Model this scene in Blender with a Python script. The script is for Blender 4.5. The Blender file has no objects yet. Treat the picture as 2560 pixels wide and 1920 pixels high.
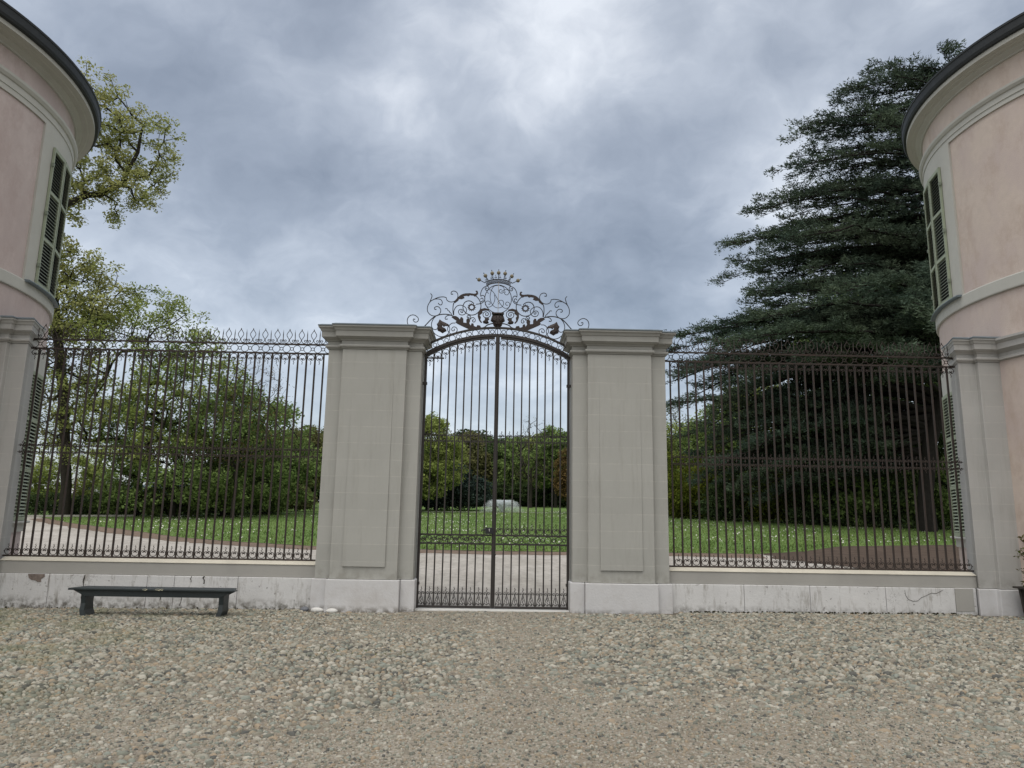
import bpy, bmesh, math, random
import numpy as np
from mathutils import Vector, Matrix
SC = bpy.context.scene
COL = SC.collection
PI = math.pi
R_ = math.radians
# ------------------------------------------------------------------ camera
cam_d = bpy.data.cameras.new('camera'); cam = bpy.data.objects.new('camera', cam_d); COL.objects.link(cam)
cam_d.sensor_width = 36.0; cam_d.lens = 1800 / 2560 * 36.0; cam_d.clip_end = 3000; cam_d.clip_start = .05
PITCH, ROLL, YAW = R_(10.267), R_(0.991), R_(0.8985)
fw = Vector((math.sin(YAW) * math.cos(PITCH), math.cos(YAW) * math.cos(PITCH), math.sin(PITCH)))
rt = Vector((math.cos(YAW), -math.sin(YAW), 0)); up = rt.cross(fw)
# horizon drops to the right: the camera is rolled a little anticlockwise
r2 = rt * math.cos(ROLL) + up * math.sin(ROLL); u2 = up * math.cos(ROLL) - rt * math.sin(ROLL)
M = Matrix((r2, u2, -fw)).transposed().to_4x4(); M.translation = Vector((.0705, -12.7136, 1.6))
cam.matrix_world = M
SC.camera = cam
# ------------------------------------------------------------------ world and sun
SUN_EL, SUN_ROT = R_(66), R_(215)
W = bpy.data.worlds.new('World'); SC.world = W; W.use_nodes = True
nt = W.node_tree; nt.nodes.clear()
def N(t, typ, **kw):
    n = t.nodes.new(typ)
    for k, v in kw.items():
        if k.startswith('i_'):
            key = k[2:]; key = int(key) if key.isdigit() else key.replace('_', ' ')
            n.inputs[key].default_value = v
        else: setattr(n, k, v)
    return n
def L(t, a, b): t.links.new(a, b)
def build_world():
    out = N(nt, 'ShaderNodeOutputWorld'); bg = N(nt, 'ShaderNodeBackground', i_Strength=1.0)
    bg2 = N(nt, 'ShaderNodeBackground', i_Strength=0.05)
    sky = N(nt, 'ShaderNodeTexSky', sky_type='NISHITA', sun_disc=False, sun_elevation=SUN_EL, sun_rotation=SUN_ROT)
    L(nt, sky.outputs[0], bg2.inputs[0])
    add = N(nt, 'ShaderNodeAddShader'); L(nt, bg.outputs[0], add.inputs[0]); L(nt, bg2.outputs[0], add.inputs[1]); L(nt, add.outputs[0], out.inputs[0])
    tc = N(nt, 'ShaderNodeTexCoord'); sep = N(nt, 'ShaderNodeSeparateXYZ'); L(nt, tc.outputs['Generated'], sep.inputs[0])
    den = N(nt, 'ShaderNodeMath', operation='ADD', i_1=.5); zc = N(nt, 'ShaderNodeMath', operation='MAXIMUM', i_1=-.05)
    L(nt, sep.outputs[2], zc.inputs[0]); L(nt, zc.outputs[0], den.inputs[0])
    dx = N(nt, 'ShaderNodeMath', operation='DIVIDE'); dy = N(nt, 'ShaderNodeMath', operation='DIVIDE')
    L(nt, sep.outputs[0], dx.inputs[0]); L(nt, den.outputs[0], dx.inputs[1]); L(nt, sep.outputs[1], dy.inputs[0]); L(nt, den.outputs[0], dy.inputs[1])
    pl = N(nt, 'ShaderNodeCombineXYZ'); L(nt, dx.outputs[0], pl.inputs[0]); L(nt, dy.outputs[0], pl.inputs[1]); pl.inputs[2].default_value = 3.3
    # warp the direction so that the cloud masses have torn outlines
    wn = N(nt, 'ShaderNodeTexNoise', i_Scale=1.6, i_Detail=6.0, i_Roughness=.6); L(nt, pl.outputs[0], wn.inputs['Vector'])
    wm = N(nt, 'ShaderNodeVectorMath', operation='SUBTRACT'); L(nt, wn.outputs['Color'], wm.inputs[0]); wm.inputs[1].default_value = (.5, .5, .5)
    ws = N(nt, 'ShaderNodeVectorMath', operation='SCALE'); L(nt, wm.outputs[0], ws.inputs[0]); ws.inputs['Scale'].default_value = .28
    wd = N(nt, 'ShaderNodeVectorMath', operation='ADD'); L(nt, tc.outputs['Generated'], wd.inputs[0]); L(nt, ws.outputs[0], wd.inputs[1])
    nn = N(nt, 'ShaderNodeVectorMath', operation='NORMALIZE'); L(nt, wd.outputs[0], nn.inputs[0])
    # (direction, radius in degrees, weight)
    blobs = [((-.226, .806, .547), 15, -.42), ((.245, .835, .49), 8, -.3), ((.092, .896, .434), 11, -.2), ((.12, .942, .30), 10, -.24), ((.24, .93, .26), 8, -.3),
             ((-.389, .817, .425), 9, -.22), ((.018, .787, .616), 7, -.35), ((-.02, .831, .557), 8, .55), ((.093, .849, .52), 9, .5), ((.02, .84, .53), 10, .3), ((.186, .774, .605), 6, .35),
             ((.345, .844, .415), 6, .25), ((-.317, .905, .285), 9, .14), ((-.442, .743, .502), 10, .15), ((.446, .723, .527), 12, .16), ((-.007, .99, .12), 11, .3),
             ((-.286, .841, .459), 5, .2), ((-.269, .878, .396), 7, -.15), ((-.317, .93, .18), 11, .22), ((.0, .9, .42), 9, -.25), ((-.12, .9, .41), 6, .15), ((.5, .86, .2), 12, .2)]
    prev = None
    base = N(nt, 'ShaderNodeTexNoise', i_Scale=3.6, i_Detail=9.0, i_Roughness=.52, i_Distortion=.15); L(nt, pl.outputs[0], base.inputs['Vector'])
    b2 = N(nt, 'ShaderNodeMath', operation='MULTIPLY_ADD', i_1=1.0, i_2=-.5); L(nt, base.outputs['Fac'], b2.inputs[0])
    # billows: warped finer noise, torn like the underside of stratocumulus
    w2 = N(nt, 'ShaderNodeTexNoise', i_Scale=5., i_Detail=4.0, i_Roughness=.55); L(nt, pl.outputs[0], w2.inputs['Vector'])
    w3 = N(nt, 'ShaderNodeVectorMath', operation='MULTIPLY_ADD'); L(nt, w2.outputs['Color'], w3.inputs[0]); w3.inputs[1].default_value = (.17, .17, .0); L(nt, pl.outputs[0], w3.inputs[2])
    f2 = N(nt, 'ShaderNodeTexNoise', i_Scale=7.5, i_Detail=8.0, i_Roughness=.55); L(nt, w3.outputs[0], f2.inputs['Vector'])
    rd = N(nt, 'ShaderNodeMath', operation='MULTIPLY_ADD', i_1=1.35, i_2=-.675); L(nt, f2.outputs['Fac'], rd.inputs[0])
    b3 = N(nt, 'ShaderNodeMath', operation='ADD'); L(nt, b2.outputs[0], b3.inputs[0]); L(nt, rd.outputs[0], b3.inputs[1])
    b4 = N(nt, 'ShaderNodeMath', operation='ADD', i_1=.52); L(nt, b3.outputs[0], b4.inputs[0]); prev = b4
    for d, r, w in blobs:
        dt = N(nt, 'ShaderNodeVectorMath', operation='DOT_PRODUCT'); L(nt, nn.outputs[0], dt.inputs[0]); dt.inputs[1].default_value = Vector(d).normalized()
        mr = N(nt, 'ShaderNodeMapRange', interpolation_type='SMOOTHSTEP'); L(nt, dt.outputs['Value'], mr.inputs[0])
        mr.inputs[1].default_value = math.cos(R_(r * 1.25)); mr.inputs[2].default_value = 1.0; mr.inputs[3].default_value = 0; mr.inputs[4].default_value = w * .62
        ad = N(nt, 'ShaderNodeMath', operation='ADD'); L(nt, prev.outputs[0], ad.inputs[0]); L(nt, mr.outputs[0], ad.inputs[1]); prev = ad
    sq = N(nt, 'ShaderNodeMath', operation='MULTIPLY_ADD', i_1=.78, i_2=.12); L(nt, prev.outputs[0], sq.inputs[0]); cr = N(nt, 'ShaderNodeValToRGB'); L(nt, sq.outputs[0], cr.inputs[0])
    e = cr.color_ramp.elements; e[0].position = 0; e[0].color = (.19, .208, .232, 1); e[1].position = 1; e[1].color = (.76, .78, .80, 1)
    a = e.new(.35); a.color = (.30, .325, .36, 1); b = e.new(.65); b.color = (.45, .478, .515, 1)
    # unseen sky overhead and behind the viewer, brightened and warmed to light the scene
    br = N(nt, 'ShaderNodeMapRange', interpolation_type='SMOOTHSTEP'); L(nt, sep.outputs[1], br.inputs[0])
    br.inputs[1].default_value = .62; br.inputs[2].default_value = -.3; br.inputs[3].default_value = 0; br.inputs[4].default_value = 1
    mx = N(nt, 'ShaderNodeMix', data_type='RGBA'); L(nt, br.outputs[0], mx.inputs[0]); L(nt, cr.outputs[0], mx.inputs[6])
    ez = N(nt, 'ShaderNodeMapRange', interpolation_type='SMOOTHSTEP'); L(nt, sep.outputs[2], ez.inputs[0]); ez.inputs[1].default_value = .05; ez.inputs[2].default_value = .75; ez.inputs[3].default_value = .42; ez.inputs[4].default_value = 1.42  # that added brightness is dimmed low down to darken faces towards the viewer
    bs = N(nt, 'ShaderNodeVectorMath', operation='SCALE'); bs.inputs[0].default_value = BACK; L(nt, ez.outputs[0], bs.inputs['Scale']); L(nt, bs.outputs[0], mx.inputs[7])
    L(nt, mx.outputs[2], bg.inputs[0])
BACK = (.96, .90, .80)
build_world()
sd = bpy.data.lights.new('sun', 'SUN'); so = bpy.data.objects.new('sun', sd); COL.objects.link(so)
sd.energy = 0.9; sd.angle = R_(25); sd.color = (1, .97, .92)
so.rotation_euler = (R_(90) - SUN_EL, 0, PI - SUN_ROT)
SC.view_settings.view_transform = 'Standard'; SC.view_settings.look = 'None'; SC.view_settings.exposure = 0; SC.view_settings.gamma = 1
# ------------------------------------------------------------------ helpers
def tag(o, label=None, cat=None, group=None, kind=None):
    if label: o['label'] = label
    if cat: o['category'] = cat
    if group: o['group'] = group
    if kind: o['kind'] = kind
    return o
def empty(name, loc=(0, 0, 0), rz=0):
    o = bpy.data.objects.new(name, None); COL.objects.link(o); o.location = loc; o.rotation_euler = (0, 0, rz); o.empty_display_size = .2; return o
def obj(name, me, mat=None, parent=None, loc=None, smooth=False):
    if isinstance(me, MB): me = me.mesh(name, smooth)
    if mat is not None and not me.materials: me.materials.append(mat)
    o = bpy.data.objects.new(name, me); COL.objects.link(o)
    if parent is not None: o.parent = parent
    if loc is not None: o.location = loc
    return o
def copy_tree(o, parent=None):
    c = o.copy(); COL.objects.link(c); c.parent = parent
    for ch in list(o.children): copy_tree(ch, c)
    return c
def dup(o, parent, loc, rot=None, scale=None):
    c = o.copy(); COL.objects.link(c); c.parent = parent; c.location = loc
    if rot is not None: c.rotation_euler = rot
    if scale is not None: c.scale = scale
    return c
class MB:
    def __init__(s): s.v = []; s.f = []; s.m = []; s.mi = 0
    def add(s, vs, fs):
        b = len(s.v); s.v += [tuple(v) for v in vs]; s.f += [tuple(i + b for i in f) for f in fs]; s.m += [s.mi] * len(fs)
    def box(s, x0, x1, y0, y1, z0, z1):
        s.add([(x0, y0, z0), (x1, y0, z0), (x1, y1, z0), (x0, y1, z0), (x0, y0, z1), (x1, y0, z1), (x1, y1, z1), (x0, y1, z1)],
              [(0, 3, 2, 1), (4, 5, 6, 7), (0, 1, 5, 4), (1, 2, 6, 5), (2, 3, 7, 6), (3, 0, 4, 7)])
    def tube(s, pts, r, n=6, close=False, r1=None):
        pts = [Vector(p) for p in pts]; k = len(pts)
        ring = []
        prevn = None
        for i, p in enumerate(pts):
            a = pts[i - 1] if (i > 0 or close) else p; b = pts[(i + 1) % k] if (i < k - 1 or close) else p
            t = (b - a); t = t.normalized() if t.length > 1e-9 else Vector((0, 0, 1))
            ref = prevn if prevn is not None else (Vector((0, 1, 0)) if abs(t.y) < .9 else Vector((1, 0, 0)))
            u = (ref - t * ref.dot(t)); u = u.normalized() if u.length > 1e-6 else t.orthogonal().normalized()
            prevn = u; w = t.cross(u)
            rr = r if r1 is None else r + (r1 - r) * i / max(1, k - 1)
            if isinstance(r, (list, tuple)): rr = r[i]
            ring.append([p + (u * math.cos(2 * PI * j / n) + w * math.sin(2 * PI * j / n)) * rr for j in range(n)])
        vs = [v for rg in ring for v in rg]; fs = []
        for i in range(k if close else k - 1):
            i2 = (i + 1) % k
            for j in range(n): fs.append((i * n + j, i * n + (j + 1) % n, i2 * n + (j + 1) % n, i2 * n + j))
        if not close: fs += [tuple(range(n))[::-1], tuple((k - 1) * n + j for j in range(n))]
        s.add(vs, fs)
    def loft(s, rings, cap=True):
        n = len(rings[0]); vs = [v for rg in rings for v in rg]; fs = []
        for i in range(len(rings) - 1):
            for j in range(n): fs.append((i * n + j, i * n + (j + 1) % n, (i + 1) * n + (j + 1) % n, (i + 1) * n + j))
        if cap: fs += [tuple(range(n))[::-1], tuple((len(rings) - 1) * n + j for j in range(n))]
        s.add(vs, fs)
    def prism(s, pts, y0, y1, bulge=0):   # outline in the xz plane given real thickness
        n = len(pts)
        s.add([(x, y0, z) for x, z in pts] + [(x, y1, z) for x, z in pts], [tuple(range(n)), tuple(range(2 * n - 1, n - 1, -1))] + [(i, i + n, (i + 1) % n + n, (i + 1) % n) for i in range(n)])
    def lathe(s, prof, cx=0, cy=0, n=96, a0=0, a1=2 * PI):
        full = abs(a1 - a0 - 2 * PI) < 1e-6; k = n if full else n + 1; vs = []; fs = []; m = len(prof)
        for i in range(k):
            a = a0 + (a1 - a0) * i / n
            vs += [(cx + r * math.cos(a), cy + r * math.sin(a), z) for r, z in prof]
        for i in range(n):
            i2 = (i + 1) % k
            for j in range(m - 1): fs.append((i * m + j, i2 * m + j, i2 * m + j + 1, i * m + j + 1))
        if not full: fs += [tuple(range(m)), tuple((k - 1) * m + j for j in range(m))[::-1]]
        s.add(vs, fs)
    def sphere(s, c, r, n=10, m=6):
        vs = [(c[0], c[1], c[2] - r)]; fs = []
        for i in range(1, m):
            a = -PI / 2 + PI * i / m
            for j in range(n): b = 2 * PI * j / n; vs.append((c[0] + r * math.cos(a) * math.cos(b), c[1] + r * math.cos(a) * math.sin(b), c[2] + r * math.sin(a)))
        vs.append((c[0], c[1], c[2] + r)); T = len(vs) - 1
        for j in range(n): fs.append((0, 1 + (j + 1) % n, 1 + j)); fs.append((T, T - n + j, T - n + (j + 1) % n))
        for i in range(m - 2):
            for j in range(n): fs.append((1 + i * n + j, 1 + i * n + (j + 1) % n, 1 + (i + 1) * n + (j + 1) % n, 1 + (i + 1) * n + j))
        s.add(vs, fs)
    def mesh(s, name, smooth=False):
        me = bpy.data.meshes.new(name); me.from_pydata(s.v, [], s.f); me.update()
        bm = bmesh.new(); bm.from_mesh(me); bmesh.ops.recalc_face_normals(bm, faces=bm.faces); bm.to_mesh(me); bm.free()
        if any(s.m): me.polygons.foreach_set('material_index', s.m)
        if smooth: me.polygons.foreach_set('use_smooth', [True] * len(me.polygons))
        return me
def bevel(o, w=.008, seg=2):
    m = o.modifiers.new('bevel', 'BEVEL'); m.width = w; m.segments = seg; m.limit_method = 'ANGLE'; m.angle_limit = R_(40); return o
def cr(pts, sub=6, close=False):
    P = [Vector(p) for p in pts]; n = len(P); out = []
    rng = range(n) if close else range(n - 1)
    for i in rng:
        p0 = P[(i - 1) % n] if (i > 0 or close) else P[0] * 2 - P[1]; p1 = P[i]; p2 = P[(i + 1) % n]; p3 = P[(i + 2) % n] if (i + 2 < n or close) else p2 * 2 - p1
        for k in range(sub):
            t = k / sub; out.append(.5 * ((2 * p1) + (p2 - p0) * t + (2 * p0 - 5 * p1 + 4 * p2 - p3) * t * t + (3 * p1 - p0 - 3 * p2 + p3) * t ** 3))
    if not close: out.append(P[-1])
    return out
def np_mesh(name, verts, loops, nper, smooth=False):
    me = bpy.data.meshes.new(name); nv = len(verts); nf = len(loops) // nper
    me.vertices.add(nv); me.vertices.foreach_set('co', np.asarray(verts, np.float32).ravel())
    me.loops.add(nf * nper); me.loops.foreach_set('vertex_index', np.asarray(loops, np.int32))
    me.polygons.add(nf); me.polygons.foreach_set('loop_start', np.arange(0, nf * nper, nper, dtype=np.int32))
    me.update(calc_edges=True)
    if smooth: me.polygons.foreach_set('use_smooth', np.ones(nf, bool))
    me.validate(); return me
def gz(x, y):        # ground height: level court with a slight cross fall, park rising gently behind the gate
    return .008 * max(-10, min(10, x)) + .035 * max(0, min(90, y))
# ------------------------------------------------------------------ materials
MATS = {}
def mat(name, col, rough=.8, spec=.3, var=.0, vscale=3, bump=0, bscale=30, metal=0, extra=None, isl=0):
    m = bpy.data.materials.new(name); m.use_nodes = True; t = m.node_tree; p = t.nodes['Principled BSDF']
    p.inputs['Roughness'].default_value = rough; p.inputs['Specular IOR Level'].default_value = spec; p.inputs['Metallic'].default_value = metal
    tc = N(t, 'ShaderNodeTexCoord'); c = N(t, 'ShaderNodeRGB'); c.outputs[0].default_value = (*col, 1); cur = c.outputs[0]
    if var:
        n = N(t, 'ShaderNodeTexNoise', i_Scale=vscale, i_Detail=6.0, i_Roughness=.65); L(t, tc.outputs['Object'], n.inputs['Vector'])
        mr = N(t, 'ShaderNodeMapRange', i_1=.25, i_2=.75, i_3=1 - var, i_4=1 + var); L(t, n.outputs['Fac'], mr.inputs[0])
        s = N(t, 'ShaderNodeVectorMath', operation='SCALE'); L(t, cur, s.inputs[0]); L(t, mr.outputs[0], s.inputs['Scale']); cur = s.outputs[0]
    if isl:
        g = N(t, 'ShaderNodeNewGeometry'); mr = N(t, 'ShaderNodeMapRange', i_1=0., i_2=1., i_3=1 - isl, i_4=1 + isl); L(t, g.outputs['Random Per Island'], mr.inputs[0])
        s = N(t, 'ShaderNodeVectorMath', operation='SCALE'); L(t, cur, s.inputs[0]); L(t, mr.outputs[0], s.inputs['Scale']); cur = s.outputs[0]
    if extra: cur = extra(t, tc, cur) or cur
    L(t, cur, p.inputs['Base Color'])
    if bump:
        n = N(t, 'ShaderNodeTexNoise', i_Scale=bscale, i_Detail=6.0, i_Roughness=.7); L(t, tc.outputs['Object'], n.inputs['Vector'])
        b = N(t, 'ShaderNodeBump', i_Strength=bump, i_Distance=.02); L(t, n.outputs['Fac'], b.inputs['Height']); L(t, b.outputs[0], p.inputs['Normal'])
    MATS[name] = m; return m
def mixc(t, fac, a, b):
    m = N(t, 'ShaderNodeMix', data_type='RGBA'); 
    if isinstance(fac, (int, float)): m.inputs[0].default_value = fac
    else: L(t, fac, m.inputs[0])
    for i, x in ((6, a), (7, b)):
        if isinstance(x, tuple): m.inputs[i].default_value = (*x, 1)
        else: L(t, x, m.inputs[i])
    return m.outputs[2]
def ramp(t, src, a, b, lo=0., hi=1.):
    m = N(t, 'ShaderNodeMapRange', i_1=a, i_2=b, i_3=lo, i_4=hi); L(t, src, m.inputs[0]); return m.outputs[0]
def noise(t, vec, sc, det=5., ro=.6, scl=None):
    n = N(t, 'ShaderNodeTexNoise', i_Scale=sc, i_Detail=det, i_Roughness=ro)
    if scl is not None:
        mp = N(t, 'ShaderNodeMapping'); mp.inputs['Scale'].default_value = scl; L(t, vec, mp.inputs[0]); vec = mp.outputs[0]
    L(t, vec, n.inputs['Vector']); return n.outputs['Fac']
def m_(t, op, a, b=None):
    m = N(t, 'ShaderNodeMath', operation=op)
    for i, x in enumerate((a, b)):
        if x is None: continue
        if isinstance(x, (int, float)): m.inputs[i].default_value = x
        else: L(t, x, m.inputs[i])
    return m.outputs[0]
def joints(pitch, z0, lightc=(.55, .54, .49), w=.012):
    def ex(t, tc, cur):
        s = N(t, 'ShaderNodeSeparateXYZ'); L(t, tc.outputs['Object'], s.inputs[0])
        wob = m_(t, 'MULTIPLY', m_(t, 'SUBTRACT', noise(t, tc.outputs['Object'], 2.5), .5), .02)
        f = m_(t, 'FRACT', m_(t, 'DIVIDE', m_(t, 'ADD', m_(t, 'SUBTRACT', s.outputs[2], z0), wob), pitch))
        k = ramp(t, f, 0., w / pitch, 1., 0.); k = m_(t, 'MULTIPLY', k, ramp(t, noise(t, tc.outputs['Object'], 6), .4, .6, .15, .8))
        # each course is its own shade
        wn = N(t, 'ShaderNodeTexWhiteNoise', noise_dimensions='1D'); L(t, m_(t, 'FLOOR', m_(t, 'DIVIDE', m_(t, 'SUBTRACT', s.outputs[2], z0), pitch)), wn.inputs['W'])
        v = N(t, 'ShaderNodeVectorMath', operation='SCALE'); L(t, cur, v.inputs[0]); L(t, ramp(t, wn.outputs[0], 0., 1., .975, 1.015), v.inputs['Scale'])
        st = noise(t, tc.outputs['Object'], 3, 6., .7, (2.4, 2.4, .22))
        c2 = mixc(t, ramp(t, st, .52, .75, 0., .38), v.outputs[0], (.25, .24, .21))
        # damp grime climbing from the plinth
        low = m_(t, 'MULTIPLY', ramp(t, s.outputs[2], z0 + .02, z0 + .25, 1., 0.), ramp(t, noise(t, tc.outputs['Object'], 7), .42, .62))
        c2 = mixc(t, m_(t, 'MULTIPLY', low, .45), c2, (.2, .19, .16))
        return mixc(t, k, c2, lightc)
    return ex
def stains(t, tc, cur):
    v = noise(t, tc.outputs['Object'], 4, 6., .7, (2.2, 2.2, .45)); c = mixc(t, ramp(t, v, .52, .70, 0., .7), cur, (.20, .18, .145))
    s = N(t, 'ShaderNodeSeparateXYZ'); L(t, tc.outputs['Object'], s.inputs[0])
    low = m_(t, 'MULTIPLY', ramp(t, s.outputs[2], .02, .17, 1., 0.), ramp(t, noise(t, tc.outputs['Object'], 9), .42, .6))
    c = mixc(t, m_(t, 'MULTIPLY', low, .85), c, (.08, .07, .05))
    vo = N(t, 'ShaderNodeTexNoise', i_Scale=16., i_Detail=4.); L(t, tc.outputs['Object'], vo.inputs['Vector'])
    c = mixc(t, ramp(t, vo.outputs['Fac'], .66, .72, 0., .6), c, (.12, .11, .1))
    # thin settlement cracks
    wv = N(t, 'ShaderNodeTexNoise', i_Scale=2.2, i_Detail=7., i_Roughness=.7); L(t, tc.outputs['Object'], wv.inputs['Vector'])
    k = m_(t, 'ABSOLUTE', m_(t, 'SUBTRACT', wv.outputs['Fac'], .5)); k2 = m_(t, 'MULTIPLY', ramp(t, k, .0, .006, 1., 0.), ramp(t, noise(t, tc.outputs['Object'], 1.3, 2.), .52, .62))
    return mixc(t, m_(t, 'MULTIPLY', k2, .8), c, (.07, .06, .05))
def stains_soft(t, tc, cur):
    v = noise(t, tc.outputs['Object'], 2.2, 6., .65); c = mixc(t, ramp(t, v, .48, .72, 0., .55), cur, (.38, .36, .34))
    s = N(t, 'ShaderNodeSeparateXYZ'); L(t, tc.outputs['Object'], s.inputs[0])
    low = m_(t, 'MULTIPLY', ramp(t, s.outputs[2], .0, .10, 1., 0.), ramp(t, noise(t, tc.outputs['Object'], 9), .40, .55)); c = mixc(t, m_(t, 'MULTIPLY', low, .8), c, (.10, .085, .06))
    vo = noise(t, tc.outputs['Object'], 18, 4.); return mixc(t, ramp(t, vo, .68, .73, 0., .5), c, (.16, .15, .14))
def rust(t, tc, cur):
    n = noise(t, tc.outputs['Object'], 8, 6., .7)
    return mixc(t, ramp(t, n, .42, .68), cur, (.046, .027, .021))
mat('painted_stone', (.395, .395, .37), .75, .25, .05, 1.5, .12, 60, extra=joints(.281, .505))
mat('corner_stone', (.42, .415, .40), .75, .25, .07, 1.2, .15, 50, extra=joints(.281, .505))
mat('cornice_stone', (.335, .335, .315), .75, .25, .1, 2.5, .12, 50)
mat('marble', (.60, .60, .61), .6, .35, .08, 2.2, .25, 25, extra=stains_soft)
mat('wall_stone', (.37, .362, .34), .8, .25, .08, 1.5, .15, 40)
mat('cap_stone', (.56, .53, .45), .8, .25, .12, 3, .15, 40)
mat('wall_marble', (.63, .63, .63), .7, .3, .10, 2.0, .3, 22, extra=stains)
mat('lead', (.13, .16, .18), .5, .5, .2, 4)
mat('iron', (.028, .023, .021), .55, .5, .25, 6, .2, 80)
mat('rusty_iron', (.034, .027, .023), .65, .4, .25, 5, .25, 80, extra=rust)
mat('crest_iron', (.014, .014, .017), .5, .5, .2, 8, .1, 80)
mat('leaf_iron', (.036, .026, .024), .6, .4, .35, 30, .3, 90)
mat('pearl', (.20, .175, .12), .55, .4, .2, 20, .1, 60)
mat('rod', (.36, .33, .28), .6, .4, .2, 10)
def pinkex(base2, stain):
    def ex(t, tc, cur):
        a = noise(t, tc.outputs['Object'], .9, 7., .65, (1, 1, .6)); c = mixc(t, ramp(t, a, .42, .58), cur, base2)
        b = noise(t, tc.outputs['Object'], 1.8, 8., .75, (1.2, 1.2, .7)); return mixc(t, ramp(t, b, .50, .66, 0., .65), c, stain)
    return ex
mat('pink_render', (.57, .49, .435), .9, .15, .06, 8, .2, 40, extra=pinkex((.53, .45, .42), (.45, .36, .305)))
mat('pink_render_l', (.54, .465, .445), .9, .15, .06, 8, .2, 40, extra=pinkex((.48, .405, .39), (.43, .345, .325)))
mat('trim', (.47, .47, .435), .8, .25, .06, 2, .1, 40)
mat('shutter_green', (.30, .34, .25), .6, .4, .12, 6)
mat('slat_green', (.20, .23, .18), .6, .4, .2, 10)
mat('dark', (.012, .013, .012), .7, .2)
mat('gutter', (.028, .032, .035), .65, .35, .2, 5)
mat('bench_paint', (.020, .028, .030), .45, .5, .25, 6, .25, 40)
mat('chip', (.45, .42, .3), .8)
mat('wood', (.05, .045, .04), .8, .3, .3, 8, .3, 30)
mat('white_stone', (.62, .62, .60), .7, .3, .1, 12, .2, 30)
mat('grey_stone', (.16, .17, .19), .7, .3, .15, 12, .2, 30)
mat('bark', (.036, .033, .027), .95, .1, .35, 5, .8, 14)
mat('cedar_bark', (.024, .022, .020), .95, .1, .3, 5, .8, 10)
mat('kerb', (.42, .41, .37), .8, .2, .1, 3)
def leafmat(name, col, col2, trans=.35, ns=.5):
    m = bpy.data.materials.new(name); m.use_nodes = True; t = m.node_tree; t.nodes.clear()
    out = N(t, 'ShaderNodeOutputMaterial'); d = N(t, 'ShaderNodeBsdfDiffuse'); tr = N(t, 'ShaderNodeBsdfTranslucent'); mx = N(t, 'ShaderNodeMixShader', i_0=trans)
    tc = N(t, 'ShaderNodeTexCoord'); g = N(t, 'ShaderNodeNewGeometry')
    c = mixc(t, ramp(t, noise(t, tc.outputs['Object'], ns, 3.), .35, .65), col, col2)
    s = N(t, 'ShaderNodeVectorMath', operation='SCALE'); L(t, c, s.inputs[0]); L(t, ramp(t, g.outputs['Random Per Island'], 0., 1., .6, 1.45), s.inputs['Scale'])
    L(t, s.outputs[0], d.inputs[0]); L(t, s.outputs[0], tr.inputs[0]); L(t, d.outputs[0], mx.inputs[1]); L(t, tr.outputs[0], mx.inputs[2]); L(t, mx.outputs[0], out.inputs[0])
    MATS[name] = m; return m
leafmat('oak_leaf', (.40, .40, .17), (.30, .34, .13), .4)
leafmat('lime_leaf', (.27, .335, .10), (.30, .345, .12), .4)
leafmat('green_leaf', (.17, .25, .085), (.23, .31, .11), .38)
leafmat('deep_leaf', (.068, .105, .048), (.095, .14, .055), .3)
leafmat('olive_leaf', (.20, .19, .09), (.17, .19, .08), .35)
leafmat('tan_leaf', (.20, .135, .06), (.16, .12, .05), .35)
leafmat('blue_leaf', (.04, .062, .055), (.06, .085, .07), .15)
leafmat('yellow_leaf', (.17, .19, .03), (.11, .15, .03), .4)
leafmat('cedar_leaf', (.058, .088, .070), (.115, .15, .10), .2, .35)
leafmat('shrub_leaf', (.06, .09, .025), (.12, .09, .04), .3, 6.)
MT = MATS
# ------------------------------------------------------------------ ground
def strip_mesh(xs, ys, dz):
    X, Y = np.meshgrid(xs, ys); Z = .008 * np.clip(X, -10, 10) + .035 * np.clip(Y, 0, 90) + dz
    v = np.stack([X, Y, Z], -1).reshape(-1, 3); nx = len(xs); q = []
    i, j = np.meshgrid(np.arange(len(ys) - 1), np.arange(nx - 1), indexing='ij'); a = (i * nx + j).ravel()
    return v, np.stack([a, a + 1, a + nx + 1, a + nx], -1).ravel()
def smooth_noise(x, y, s, seed):
    r = np.random.RandomState(seed); out = 0
    for k in range(5):
        a = r.uniform(0, 2 * PI); f = s * (1 + .7 * k); out = out + np.sin((x * math.cos(a) + y * math.sin(a)) * f + r.uniform(0, 6)) / (1 + .4 * k)
    return out / 3
def sand_at(X, Y):
    g = lambda cx, cy, sx, sy: np.exp(-((X - cx) / sx) ** 2 - ((Y - cy) / sy) ** 2)
    return .36 + .30 * smooth_noise(X, Y, .8, 4) + .32 * smooth_noise(X, Y, 3.1, 8) + .6 * np.exp(-((X - .5 - .12 * (Y + 3)) / .75) ** 2) + .95 * g(1.8, -7.4, 3.2, 1.7) + .8 * g(-.9, -1.3, 1.3, 1.5) + .35 * g(-2.5, -7.8, 3.5, 1.2) - .3 * g(5, -3, 3, 2) - .3 * g(-5, -1.8, 2.8, 2.2)
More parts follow.
